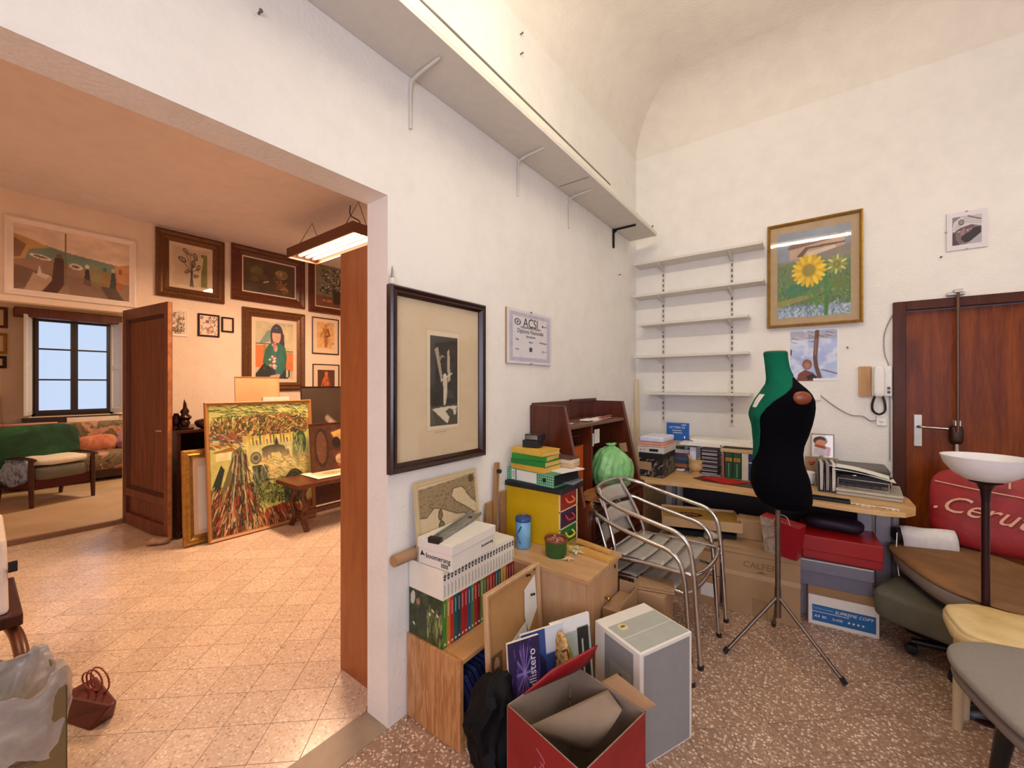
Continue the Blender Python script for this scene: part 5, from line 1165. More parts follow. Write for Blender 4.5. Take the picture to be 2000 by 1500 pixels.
# ---- open red carton in the foreground
m_red = sampled('red_print', [(.25, '7a0f16'), (.75, 'a31a20')], 3, .45)
m_in = plain('grey_card_inside', '8f7d6c', .85)
t = thing('red_carton', 'open red cardboard carton with raised flaps in the foreground', 'box', (-.661, 1.240, 0), math.radians(-12))
X, Y, H_ = .165, .165, .40
def wallp(x0, x1, y0, y1, z0, z1, outer):
    mb = MB().box(x0, x1, y0, y1, z0, z1)
    mb.m[outer] = 1; return mb
for nm_, b_, o_ in (('side_panel', (X - .004, X, -Y, Y, 0, H_), 5), ('side_panel', (-X, -X + .004, -Y, Y, 0, H_), 4), ('side_panel', (-X, X, Y - .004, Y, 0, H_), 3), ('side_panel', (-X, X, -Y, -Y + .004, 0, H_), 2)):
    put(nm_, wallp(*b_, o_), [m_in, m_red], t)
put('bottom', B(-X, X, -Y, Y, .001, .005), m_in, t)
for k in range(9):
    a = random.random(); put('print_scroll', MB().tube(bez([(-X * .9 + .30 * a, -Y - .001, .05 + .28 * ((k * 37 % 9) / 9)), (-X * .9 + .30 * a + .02, -Y - .001, .08 + .28 * ((k * 37 % 9) / 9)), (-X * .9 + .30 * a - .015, -Y - .001, .10 + .28 * ((k * 37 % 9) / 9))], 4), .0015, 4), plain('print_pink', 'b8707a', .5), t)
def flap(p, m=None, lab=None, bow=.02):
    a, b, c, d = [Vector(q) for q in p]; n = (b - a).cross(d - a).normalized()
    mb = MB().grid(lambda u, v: (a.lerp(b, u)).lerp(d.lerp(c, u), v) + n * bow * math.sin(PI * v) * math.sin(PI * u * .5), 8, 8)
    o = put('flap', mb, m or m_in, t, smooth=40, solid=.004)
    if lab: o['label'] = lab
    return o
flap([(-X, -.09, H_), (-X + .03, Y + .01, H_ - .02), (-X + .115, Y + .02, H_ + .115), (-X + .03, .02, H_ + .05)], m_red, 'dark red flap standing up', .012)
flap([(-.02, Y, H_), (X, Y, H_), (X + .03, Y + .015, H_ + .035), (.03, Y + .03, H_ + .045)], m_card, 'bare brown flap end', .003)
flap([(-X + .02, -Y + .05, H_ - .10), (.03, -Y + .20, H_ - .15), (.10, Y - .04, H_ - .01), (.02, Y - .01, H_)], None, 'grey inner flap bent down into the box', .03)
# ---- grey appliance box
t = thing('appliance_box', 'grey and white appliance carton standing beside the red carton', 'box', (-.556, 1.57, 0), math.radians(66))
m_gry = plain('grey_print', '8f9090', .45, var=.04); m_lg = plain('silver_print', 'aeb0a8', .45, var=.05)
put('body', B(0, .305, 0, .265, 0, .45), m_box, t, bev=.004)
put('side_print', B(.02, .288, -.0012, 0, .01, .435), m_gry, t)
put('side_print', B(-.0012, 0, .035, .20, .01, .43), m_gry, t)
put('top_print', B(.012, .295, .008, .195, .45, .4512), m_lg, t)
put('top_band', MB().box(.012, .295, .10, .102, .4512, .4518).box(.012, .295, .0, .0, 0, 0), m_box, t)
A = Art(40, 70, 'a0a2a2'); A.poly([(.2, .35), (.8, .25), (.9, .9), (.4, .95)], '3a3e44'); A.poly([(.35, .45), (.5, .4), (.6, .9), (.5, .9)], 'c0c4c8'); A.line([(.2, .35), (.5, .2), (.85, .28)], .04, '22252c')
put('picture', sheet(A, .12, .20, T(-.0025, .105, .14) @ RZ(-W90)), None, t)
put('seal', MB().lathe([(.022, .4512), (.022, .4525), (.001, .4526)], 20, (.07, .165, 0)), plain('seal_cream', 'd8cfa0', .5), t); put('emblem', MB().ball((.07, .165, .4535), (.013, .007, .002), 6), m_brass, t)
solo('cardboard_box', 'torn brown cardboard box flaps behind the grey appliance carton', 'box', MB().box(0, .095, 0, .22, 0, .40).box(.09, .095, 0, .22, .40, .44).box(0, .08, .21, .216, .40, .46).jitter(.004, 3, 6), m_card, (-.850, 1.875, .004), 0)
solo('cardboard_sheet', 'loose brown card sheets lying behind the appliance carton', 'cardboard', MB().box(-.1, .1, -.06, .06, 0, .006).box(-.08, .1, -.05, .07, .008, .014).jitter(.008, 5, 8), m_card, (-.70, 2.18, .435), .3)
solo('box_pile', 'brown box under the loose card sheets beside the beech cabinet', 'box', B(-.09, .09, -.05, .10, 0, .428), m_card, (-.71, 2.15, 0), .0, bev=.003)
# ================================================================= stacked aluminium chairs
m_tube = plain('polished_aluminium', 'd2ccc8', .16, 1.0, .02)
def alu_chair(lab, loc, rot):
    t = thing('metal_armchair', lab, 'chair', loc, rot, 'stacked aluminium armchairs')
    r = .0125
    half = [(.285, -.26, 0), (.265, -.262, .30), (.25, -.265, .50), (.225, -.268, .60), (.17, -.27, .645), (.08, -.272, .665), (-.12, -.268, .705), (-.26, -.245, .745), (-.33, -.17, .765), (-.355, -.06, .772)]
    pts = half + [(x, -y, z) for x, y, z in reversed(half)]
    put('arm_frame', MB().tube(bez(pts, 5), r, 10), m_tube, t, smooth=60)
    for s_ in (-1, 1):
        put('rear_upright', MB().tube(bez([(-.27, s_ * .22, 0), (-.235, s_ * .22, .25), (-.19, s_ * .215, .42), (-.235, s_ * .19, .58), (-.325, s_ * .15, .765)], 5), r * .9, 8), m_tube, t, smooth=60)
        put('rubber_foot', MB().lathe([(.015, 0), (.016, .02), (.013, .022)], 10, (.285, s_ * .26, 0)), m_dark, t)
        put('rivet', MB().ball((.262, s_ * .25, .40), (.008, .012, .008), 6), m_tube, t, smooth=180)
    put('seat_ring', MB().tube(bez([(-.22, -.22, .415), (.0, -.235, .43), (.19, -.235, .435), (.255, -.20, .432), (.275, 0, .43), (.255, .20, .432), (.19, .235, .435), (.0, .235, .43), (-.22, .22, .415), (-.25, 0, .41)], 5, True), .011, 8, True), m_tube, t, smooth=60)
    for k in range(4):
        x0 = -.215 + k * .104
        put('seat_slat', MB().grid(lambda u, v: (x0 + u * .092, -.222 + v * .444, .437 + .006 * (x0 + .2) - .010 * math.sin(PI * v) + .003 * math.sin(PI * u)), 4, 8), m_steelb, t, smooth=60, solid=.002)
    for k in range(2):
        z0_ = .55 + k * .105
        put('back_slat', MB().grid(lambda u, v: (-.235 - .46 * (z0_ + u * .085 - .56) - .035 * math.sin(PI * v), -.185 + v * .37 + (.5 - v) * .06 * (z0_ + u * .085 - .55), z0_ + u * .085), 4, 10), m_steelb, t, smooth=60, solid=.002)
    return t
alu_chair('aluminium armchair at the bottom of the stack of two beside the bureau', (-.775, 2.44, 0), math.radians(-3))
alu_chair('aluminium armchair nested on top of the other, its rounded arms highest', (-.735, 2.43, .105), math.radians(-3))

# ================================================================= desk along the back wall
DZ = .75
t = thing('desk', 'beech-topped desk with grey legs along the back wall', 'desk', (0, 0, 0))
f = [(-1.19, 3.165), (-.85, 3.235), (-.60, 3.27), (-.40, 3.265), (-.30, 3.26), (-.05, 3.235), (.15, 3.225), (.30, 3.23), (.40, 3.27), (.455, 3.36), (.475, 3.50), (.47, 3.70), (.425, 3.9), (.425, 4.10), (-1.19, 4.10)]
put('desk_top', MB().prism([tuple(p[:2]) for p in f], DZ - .028, DZ), m_beech, t, bev=.003)
m_leg = plain('grey_metal_leg', '8f8a90', .4, .3)
put('leg', MB().box(-.975, -.945, 3.5, 3.55, 0, DZ - .03).box(-.975, -.945, 3.45, 4.0, DZ - .07, DZ - .03).box(-.975, -.945, 3.45, 4.0, 0, .04), m_leg, t, bev=.003); put('side_panel', B(-1.185, -1.165, 3.2, 4.0, 0, DZ - .029), m_beech, t, bev=.002)
for x in (.20, .29): put('leg', B(x, x + .075, 3.52, 3.56, 0.0, DZ - .03), m_leg, t, bev=.004)
put('leg', MB().tube([(.385, 3.56, 0), (.385, 3.56, DZ - .03)], .022, 12), m_leg, t, smooth=60)
put('modesty_panel', B(-1.0, .30, 3.95, 3.97, .25, DZ - .03), plain('dark_laminate', '2a2024', .5), t)
def dk(px, py, z=DZ): return at(px, py, z=z)
# patterned box + scanner + folders
t = thing('patterned_box', 'black patterned storage box with a brown paper label on the desk, left end', 'box', (-1.178, 3.31, DZ + .001))
put('body', B(0, .19, 0, .32, 0, .185), sampled('sketch_print', [(.42, '15100f'), (.52, '1e1614'), (.58, 'a0907a'), (.62, '2a201c')], 14, .5, dist=2), t, bev=.003)
put('lid', B(-.004, .194, -.004, .324, .150, .19), m_black, t, bev=.003); put('note', B(.0, .10, -.006, -.004, .055, .12), m_card, t)
t = thing('scanner', 'flat off-white scanner with a small dark display on the black patterned box', 'scanner', (-1.195, 3.305, DZ + .193))
put('body', B(0, .215, 0, .34, 0, .05), plain('ivory_plastic', 'cfc8bc', .45), t, bev=.006); put('lid', B(0, .215, .0, .34, .0505, .064), plain('salmon_lid', 'd8a898', .5), t, bev=.004)
put('display', B(.10, .17, -.002, 0, .016, .036), m_dark, t)
for x in (.03, .06): put('button', MB().lathe([(.006, 0), (.006, .003)], 10), m_leg, t, (x, -.0, .026), (PI / 2, 0, 0))
solo('folder', 'salmon pink folder on the scanner, under the white papers', 'folder', B(-.005, .205, .01, .30, 0, .022), plain('salmon_card', 'd99c88', .6), (-1.19, 3.31, DZ + .259), .03, bev=.004)
solo('paper_pack', 'white pack of papers on the pink folder at the left end of the desk', 'papers', MB().box(0, .19, 0, .28, 0, .04), plain('cool_paper', 'dcdcec', .6), (-1.18, 3.32, DZ + .283), -.03, bev=.008)
# pile of books with blue box on top
px_ = [('3a6a6a', 'teal'), ('7a3a5a', 'plum'), ('2a3a4a', 'dark blue'), ('cfc8b8', 'white'), ('b0a080', 'tan'), ('2a3a52', 'navy'), ('a06a4a', 'brown'), ('c8bfa0', 'cream')]
bp = (-1.0, 3.86); z_ = DZ + .001
for k, (c, n_) in enumerate([('28304a', 'navy'), ('a0603a', 'orange-brown'), ('1c2440', 'midnight blue'), ('2c6468', 'teal'), ('6c3458', 'plum'), ('c9c4ba', 'white'), ('3a4438', 'dark green'), ('b5a888', 'tan')]):
    h_ = .026 + .004 * (k % 3); a_ = (.12, -.08, .2, 0, -.12, .08, -.2, .1)[k]
    b = thing('book', '%s book lying %s in the pile behind the wooden mortar' % (n_, ['lowest', 'second', 'third', 'fourth', 'fifth', 'sixth', 'seventh', 'topmost'][k]), 'book', (bp[0], bp[1], z_), a_, 'books piled behind the mortar')
    put('cover', MB().box(-.10, .10, -.13, .13, 0, .003).box(-.10, .10, -.13, .13, h_ - .003, h_).box(-.10, .10, -.13, -.127, .003, h_ - .003), plain('bk3_' + c, c, .5), b)
    put('pages', B(-.097, .097, -.126, .127, .003, h_ - .003), m_paper, b); z_ += h_ + .0006
t = thing('blue_book', 'bright blue box-shaped book standing upright on the pile behind the mortar', 'book', (bp[0] - .02, bp[1], z_), .06)
put('cover', B(-.10, .09, 0, .035, 0, .155), plain('cobalt', '1b5fb0', .4), t, bev=.002)
text(t, 'LETTERA 32', .026, T(-.01, -.0012, .115) @ UP, m_white, .0003)
put('text_lines', MB().box(-.05, .03, -.001, 0, .085, .09).box(-.045, .035, -.001, 0, .065, .07).box(.03, .07, -.001, 0, .137, .143).box(.05, .06, -.001, 0, .02, .04), m_white, t)
# mortar with pestle
g = dk(1357, 926)
t = thing('mortar', 'turned pale wooden mortar on the desk', 'mortar', (g.x, g.y + .03, DZ + .001))
m_tw = wood('turned_wood', 'b08a50', 'cfae78', 'x', .4, 3)
put('bowl', MB().lathe([(.040, 0), (.042, .008), (.030, .018), (.050, .035), (.058, .06), (.053, .075), (.056, .082), (.052, .09), (.056, .10), (.056, .118), (.048, .118), (.042, .05), (.002, .04)], 28), m_tw, t, smooth=50)
o = solo('pestle', 'wooden pestle leaning in the turned mortar', 'pestle', MB().lathe([(.006, 0), (.016, .01), (.010, .03), (.008, .10), (.013, .13), (.004, .145)], 14), m_tw, (g.x, g.y + .03, DZ + .044), (0, math.radians(22), .3), smooth=60)
solo('wooden_spoon', 'little wooden spoon handle sticking out of the left of the mortar', 'spoon', MB().lathe([(.008, 0), (.006, .06), (.014, .10), (.004, .12)], 12), m_oak, (g.x - .012, g.y + .03, DZ + .044), (0, math.radians(-20), .3), smooth=60)
# CD stack, green/white/blue books, papers on top
cx, cy = -.85, 3.66
solo('document_box', 'white document box behind the stack of black disc cases', 'box', B(.0, .05, 0, .20, 0, .215), plain('cool_paper', 'dcdcec', .6), (cx - .03, cy + .03, DZ + .001), bev=.003)
for k in range(19):
    b = thing('disc_case', 'black plastic disc case in the tall stack on the desk', 'disc case', (cx + .06, cy, DZ + .012 + k * .0108), (.02, -.03, .01, 0)[k % 4], 'disc cases in one tall stack')
    put('case', B(0, .14, 0, .125, 0, .0102), m_dark, b)
    if k % 3 != 1: put('label_strip', B(.012, .128, -.0008, 0, .003, .0075), plain('strip_%d' % (k % 5), ['d8d4d0', 'b8a8b0', 'c8c8c8', '8a6a78', 'e0dcd8'][k % 5], .5), b)
solo('disc_tray', 'grey tray base under the stack of disc cases', 'tray', B(-.01, .16, -.01, .13, 0, .011), m_leg, (cx + .055, cy, DZ + .001))
for k, (x, w_, h_, c, lab) in enumerate(((.225, .016, .20, '9a5a5a', 'slim pinkish book standing right of the disc cases'), (.247, .055, .205, '123c22', 'dark green binder with gold label, left of the pair'), (.305, .055, .205, '144428', 'dark green binder with gold label, right of the pair'),
                                         (.365, .045, .205, 'd0ccc0', 'white book standing right of the green binders'), (.412, .055, .205, '16286a', 'dark blue book standing beside the white one'))):
    b = thing('standing_book', lab, 'book', (cx + x, cy - .02, DZ + .001)); put('cover', B(0, w_, 0, .16, 0, h_), plain('bk4_' + c, c, .4), b, bev=.002)
    if k in (1, 2):
        put('title_band', B(.004, w_ - .004, -.001, 0, .135, .165), m_gold, b); put('stripe', B(w_ / 2 - .004, w_ / 2 + .004, -.001, 0, .01, .12), plain('light_green', '5a8a6a', .5), b)
    if k == 4: put('title_band', B(0, w_, -.001, 0, .135, .142), m_white, b)
solo('book', 'flat tan book bridging the standing green binders', 'book', B(0, .25, 0, .17, 0, .026), plain('tan_book', 'c0a880', .6), (cx + .215, cy - .02, DZ + .2075), bev=.002)
solo('paper_pile', 'thick white paper pile on top of the disc cases', 'papers', MB().box(-.10, .21, -.02, .16, 0, .018), m_paper, (cx, cy, DZ + .2345), .04, bev=.003)
solo('paper_pile', 'loose cream papers topmost over the books and disc cases', 'papers', MB().box(-.03, .45, 0, .18, 0, .010).box(.0, .44, .01, .19, .010, .022).box(-.02, .42, .02, .19, .022, .036).jitter(.004, 3, 4), m_paper, (cx, cy, DZ + .2545), .0)
# red folder, leather mat, small things
g = dk(1405, 948)
solo('desk_mat', 'dark brown leather desk mat at the desk front', 'mat', B(-.19, .20, -.11, .10, 0, .004), plain('mat_leather', '4a2018', .45, var=.15), (g.x + .06, g.y + .16, DZ + .001), -.1, bev=.002)
solo('red_folder', 'bright red folder lying at an angle on the leather mat', 'folder', MB().prism([(-.15, -.02), (.05, -.10), (.16, .04), (-.06, .09)], 0, .006), plain('folder_red', 'b3120f', .5), (g.x + .0, g.y + .145, DZ + .006), -.1)
solo('dark_folder', 'dark wine folder tucked under the red one', 'folder', MB().prism([(-.16, -.04), (-.04, -.09), (.02, .06), (-.12, .10)], 0, .004), plain('wine_folder', '5a1a1c', .5), (g.x - .05, g.y + .145, DZ + .0012), -.1)
g = dk(1400, 915)
cb = MB()
for k in range(4): cb.tube(bez([(-.10 + .03 * k, .02 * k, .004), (0, -.03 + .02 * k, .006), (.08, .01, .005), (.15, -.02 + .012 * k, .004)]), .0028, 5)
solo('cable_tangle', 'grey cable tangle in front of the disc cases', 'cable', cb, plain('grey_cable', '9a948c', .5), (g.x, g.y, DZ + .0015), smooth=60)
solo('red_clip', 'small red plastic clip on the desk', 'clip', MB().ball((0, 0, .008), (.035, .015, .008), 10, .6), plain('folder_red', 'b3120f', .5), (dk(1443, 920).x, dk(1443, 920).y, DZ + .001), smooth=80)
solo('white_card', 'white crumpled tissue beside the mortar', 'tissue', MB().ball((0, 0, .01), (.04, .03, .012), 8).jitter(.01, 2, 30), m_paper, (dk(1328, 920).x, dk(1328, 920).y, DZ + .001), smooth=40)
# right of the mannequin
A = Art(40, 54, 'ece4dc'); A.ell(.4, .28, .34, .2, '2a1c1a'); A.ell(.42, .38, .24, .16, 'd08a58'); A.poly([(.1, .6), (.7, .5), (.9, .9), (.6, .95), (.1, .9)], 'c8c0c4'); A.line([(.2, .5), (.8, .6), (.75, .9)], .06, '9a3420')
picture('framed_photo', 'small grey-framed photograph of a dark-haired child behind the mannequin', 'photo frame', .15, .19, (.02, 4.02, DZ + .17), (-.1, 0, 0), fm=m_steelb, fw=.010, art=A, depth=.012)
solo('card_box', 'brown card box behind the photo frame', 'box', B(-.11, .10, -.03, .05, 0, .165), m_card, (.02, 4.03, DZ + .001), bev=.003)
g = dk(1600, 955)
solo('cloth_doll', 'grey-brown cloth figure slumped on the desk', 'figure', MB().lathe([(.05, 0), (.055, .03), (.035, .08), (.045, .14), (.035, .19), (.012, .215)], 14).jitter(.02, 7, 14), sampled('doll_cloth', [(.3, '6a5c48'), (.7, '9a8c74')], 10), (g.x + .01, g.y + .12, DZ + .001), smooth=80)
solo('white_pitcher', 'white bowl beside the cloth figure, behind the mannequin', 'bowl', MB().lathe([(.045, 0), (.065, .02), (.07, .06), (.066, .09), (.06, .088), (.002, .05)], 20), m_white, (g.x - .085, g.y + .13, DZ + .001), smooth=60)
solo('dried_plant', 'small dried flower sprig beside the photo frame', 'flower', MB().tube([(0, 0, 0), (.01, 0, .14)], .004, 5).ball((.01, 0, .15), .02, 6).ball((-.02, .0, .14), .014, 6).ball((.035, 0, .13), .014, 6).jitter(.006, 4, 40), sampled('dried_rose', [(.3, '6a4a30'), (.6, 'b04a4a'), (.8, 'c8b890')], 20), (g.x - .03, g.y + .24, DZ + .001), smooth=60)
# file organiser
g = dk(1612, 985)
t = thing('file_organiser', 'brown file organiser with upright grey folders', 'organiser', (dk(1636, 966).x - .105, dk(1636, 966).y + .02, DZ + .001), .06)
put('base', B(0, .11, 0, .24, 0, .006), plain('organiser_brown', '3a2a26', .4), t)
for k in range(4): put('divider', MB().prism([(0, .006), (.24, .006), (.24, .20), (.10, .20)], .0 + k * .034, .004 + k * .034, 'x'), plain('organiser_brown', '3a2a26', .4), t)
for k in range(3): solo('file_folder', ['leftmost', 'middle', 'rightmost'][k] + ' upright folder in the brown organiser', 'folder', B(0, .018, .01, .20, 0, .19), plain('file_%d' % k, ['b8b4b4', '8f8488', 'd8d4cc'][k], .6), (t.location.x + .010 + k * .034, t.location.y + .015, DZ + .009), .06, group='folders in the organiser', bev=.002)
# printer
t = thing('printer', 'black and grey inkjet printer at the back of the desk beside the door', 'printer', (.20, 3.78, DZ + .001))
put('body', B(-.19, .19, 0, .30, 0, .11), m_dark, t, bev=.012); put('lid', B(-.19, .19, .0, .30, .112, .155), plain('graphite', '5a554e', .45), t, bev=.014)
put('control_panel', B(.11, .185, -.004, .03, .10, .145), plain('graphite_dark', '3c3834', .4), t, bev=.004); put('tray', B(-.13, .10, -.10, .0, .01, .016), m_dark, t); put('badge', MB().ball((0, -.002, .10), (.015, .002, .004), 6), m_steel, t)
# grey flat plotter board / case with tray and papers on it
g1 = dk(1638, 968); g2 = dk(1762, 975)
t = thing('flat_case', 'pale grey flat case lying on the right end of the desk', 'case', ((g1.x + g2.x) / 2, g1.y + .19, DZ + .001), math.radians(-4))
put('body', B(-.165, .165, -.17, .19, .0, .022), plain('case_grey', 'b0a898', .5), t, bev=.006); put('lid', B(-.168, .168, -.173, .19, .0235, .040), plain('case_light', 'bcb4a4', .5), t, bev=.006)
c0 = t.location
w_ = MB()
for z in (0.006, .06): w_.tube([(-.13, -.11, z), (.13, -.11, z), (.13, .12, z), (-.13, .12, z)], .004, 6, True)
for x, y_ in ((-.13, -.11), (.13, -.11), (.13, .12), (-.13, .12)): w_.tube([(x, y_, .006), (x, y_, .06)], .004, 6)
for k in range(7): w_.tube([(-.13 + .043 * k, -.11, .006), (-.13 + .043 * k, .12, .006)], .002, 5)
solo('letter_tray', 'silver wire letter tray holding papers on the grey case', 'tray', w_, m_steel, (c0.x - .02, c0.y, DZ + .042), math.radians(-8), smooth=60)
for k, (x, y_, z, a, c, lab) in enumerate(((0, .0, .070, .1, 'efece4', 'white sheet lowest in the wire letter tray'), (-.01, .02, .076, -.05, '1a1818', 'black cover sheet in the wire letter tray'), (-.02, .045, .082, .06, 'f2efe8', 'white sheets topmost in the wire letter tray'))):
    solo('paper_sheet', lab, 'papers', MB().grid(lambda u, v: (-.16 + .32 * u, -.15 + .22 * v, .010 * math.sin(PI * u) + .018 * u * 0), 8, 2), plain('sheet_' + c, c, .7), (c0.x - .03 + x, c0.y - .02 + y_, DZ + .075 + z - .006), (math.radians(-3), math.radians(9), a - .15), solid=.0015)
g = dk(1610, 975)
solo('black_tray', 'long black pen tray at the front edge of the desk behind the mannequin', 'tray', MB().box(-.13, .13, -.035, .035, 0, .006).box(-.13, .13, -.035, -.029, .006, .018).box(-.13, .13, .029, .035, .006, .018).box(-.13, -.124, -.035, .035, .006, .018).box(.124, .13, -.035, .035, .006, .018), m_dark, (g.x + .0, g.y - .015, DZ + .001), -.03, bev=.003)
solo('lace_doily', 'strip of white lace and scraps at the desk edge right of the pen tray', 'lace', MB().grid(lambda u, v: (u * .22, v * .035, .002 + .004 * math.sin(u * 30) * math.sin(v * 9 + u * 20)), 40, 4), plain('lace', 'd8c8b8', .8, var=.2, scale=60), (dk(1662, 985).x, dk(1662, 985).y - .005, DZ + .001), -.03, solid=.001)

# ================================================================= boxes under the desk
m_card2 = plain('cardboard_tan', 'a88660', .85, var=.05, scale=5); m_tape = plain('packing_tape', '96744e', .25); m_card3 = plain('cardboard_light', 'b8966c', .85, var=.05, scale=5)
t = thing('cardboard_box', 'large taped cardboard box with faint lettering under the desk, behind the tripod', 'box', (-.515, 3.03, 0), math.radians(5))
put('body', B(0, .425, 0, .36, 0, .425), m_card2, t, bev=.004); put('flap', B(-.004, .429, -.004, .18, .425, .431), m_card2, t); put('flap', B(-.002, .427, .182, .364, .425, .431), m_card2, t)
put('tape', B(-.002, .427, -.0015, 0, .245, .275), plain('tape_cream', 'b89a74', .35), t); put('tape', B(.17, .255, -.0015, 0, 0, .12), m_tape, t); put('tape', B(0, .425, -.001, 0, .385, .392), m_tape, t)
text(t, 'CALFERI', .055, T(.22, -.0012, .33) @ UP, plain('faded_print', '80603f', .8), .0002)
put('crest', MB().prism([(.19, .285), (.25, .285), (.22, .30)], -.0012, -.0002, 'y'), plain('faded_print', '80603f', .8), t)
t = thing('cardboard_box', 'cardboard box with a white label under the desk, left of the lettered one', 'box', (-.93, 3.02, 0), math.radians(2))
put('body', B(0, .395, 0, .36, .205, .415), m_card3, t, bev=.004); put('flap', B(0, .39, .0, .17, .416, .421), m_card3, t); put('tape', B(-.001, .396, -.0012, 0, .36, .38), m_tape, t)
put('label_sheet', B(.25, .35, .05, .13, .4215, .4222), m_paper, t)
t = thing('cardboard_box', 'lower cardboard box with a white printed label, beside the chair legs', 'box', (-.93, 3.015, 0), math.radians(2))
put('body', B(0, .395, 0, .37, 0, .20), m_card2, t, bev=.004); put('label_sheet', B(.28, .38, -.001, 0, .06, .15), m_paper, t)
# fruit crate with lettering
t = thing('fruit_crate', 'flat printed cardboard tray with a dark oval logo under the desk', 'crate', (-.70, 3.20, .46), math.radians(18))
m_cr = plain('crate_gold', '9a7430', .6, var=.15)
put('tray_floor', B(-.25, .25, -.15, .15, .078, .084), m_cr, t)
for b_ in ((-.25, .25, -.156, -.15), (-.25, .25, .15, .156), (-.256, -.25, -.15, .15), (.25, .256, -.15, .15)): put('side_panel', B(*b_, 0.035, .10), m_card3, t)
put('oval_logo', MB().lathe([(.085, .0845), (.085, .0852), (.001, .0853)], 28, (-.06, 0, 0), sy=.6), plain('logo_brown', '3a1c12', .6), t); text(t, 'alio', .075, T(-.06, .005, .0855), plain('logo_gold', 'b0843a', .6), .0003)
solo('plastic_crate_base', 'dark low crate under the printed cardboard tray', 'crate', B(-.22, .22, -.12, .12, 0, .034), m_black, (-.70, 3.22, .4245), math.radians(18), bev=.004)
solo('small_box', 'small plain cardboard box on the lettered box, under the desk', 'box', B(0, .15, 0, .14, 0, .13), m_card2, (-.46, 3.22, .433), math.radians(3), bev=.003)
solo('clear_bag', 'crumpled plastic film between the cardboard boxes', 'bag', MB().ball((0, 0, .03), (.05, .06, .03), 10).jitter(.02, 3, 20), plain('film', 'b0a898', .25), (-.60, 3.10, .4235), smooth=40)
# gift bag
t = thing('gift_bag', 'red paper gift bag with a beige patterned side on the lettered box', 'bag', (-.275, 3.06, .433), math.radians(-14))
put('body', MB().loft([[(0, 0, 0), (.175, -.02, 0), (.175, .07, 0), (0, .09, 0)], [(-.03, 0, .22), (.195, -.03, .20), (.195, .09, .20), (-.03, .11, .22)]]), plain('bag_red', '9a1420', .35), t)
A = Art(40, 50, 'b09a84'); A.put((A.noise(8, 8, 5) > .6) * 1.0, '7a4a3c', .8); A.line([(.2, .1), (.8, .5), (.3, .9)], .03, '4a2420')
put('print_side', MB().loft([[(-.001, -.003, 0), (.06, -.010, 0), (.06, -.008, 0), (-.001, -.001, 0)], [(-.031, -.003, .22), (.055, -.016, .215), (.055, -.014, .215), (-.031, -.001, .22)]]), sampled('beige_pattern', [(.4, 'b8a48e'), (.55, '9a8470'), (.62, '5a2c24')], 14), t)
put('handle', MB().tube(bez([(.05, .0, .21), (.07, .0, .25), (.12, -.01, .25), (.14, -.015, .205)]), .003, 5), plain('cord_beige', 'b8a080', .7), t)
# red box, grey-blue box, paper carton
t = thing('paper_carton', 'white copy paper carton with a blue band and brown tape on the floor', 'box', (-.055, 3.18, 0), math.radians(6))
put('body', B(0, .34, 0, .30, 0, .24), m_box, t, bev=.003); put('tape', MB().box(-.001, .341, -.0012, 0, .185, .24).box(0, .34, 0, .06, .24, .2412), m_tape, t)
m_bb = plain('print_blue', '1f63a0', .4)
put('blue_band', B(.02, .325, -.0012, 0, .025, .125), m_bb, t)
text(t, 'SUPREME COPY', .026, T(.222, -.0014, .100) @ UP, m_white, .0003, shear=.2); text(t, 'Multipurpose', .020, T(.07, -.0014, .105) @ UP, plain('pale_blue', '8ab0d8', .5), .0003)
text(t, 'A4', .024, T(.045, -.0014, .055) @ UP, m_white, .0003); text(t, '80', .022, T(.08, -.0014, .055) @ UP, m_white, .0003); text(t, '5x500', .020, T(.145, -.0014, .055) @ UP, m_white, .0003)
for k in range(4): put('icon', B(.195 + .022 * k, .205 + .022 * k, -.0014, 0, .05, .06), m_white, t)
put('blue_line', B(.02, .20, -.0016, 0, .082, .085), m_white, t)
t = thing('grey_box', 'flat grey-blue lidded box on the white copy paper carton', 'box', (-.115, 3.16, .2415), math.radians(6))
put('body', B(0, .37, .01, .34, 0, .125), plain('grey_blue', '6a6878', .5), t, bev=.002); put('lid', B(-.004, .374, .004, .346, .085, .155), plain('grey_blue2', '74727f', .5), t, bev=.002); put('lid_edge', B(-.004, .374, .0035, .0055, .153, .158), m_wshelf, t)
t = thing('red_box', 'large flat red box on top of the grey-blue one under the desk', 'box', (-.085, 3.19, .400), math.radians(4))
put('body', B(0, .385, .01, .36, 0, .08), plain('box_red', '9c0d0d', .4), t, bev=.004); put('lid', B(-.004, .389, .004, .366, .05, .145), plain('box_red', '9c0d0d', .4), t, bev=.005)
solo('dark_bag', 'dark plum bag stuffed under the desk on the red box', 'bag', MB().ball((0, 0, .045), (.15, .09, .045), 12, .7).jitter(.015, 5, 8), plain('plum_bag', '1c0c24', .6), (.08, 3.42, .546), smooth=80)
solo('grey_crate', 'grey crate standing on the floor behind the copy paper carton', 'box', B(-.08, .0, 0, .3, 0, .235), m_leg, (-.06, 3.28, 0), bev=.004)

# ================================================================= dress form
bx_, by_ = -.185, 2.72
t = thing('dress_form', 'green and navy dressmaker mannequin torso on a steel tripod stand', 'mannequin', (bx_, by_, 0), math.radians(-164))
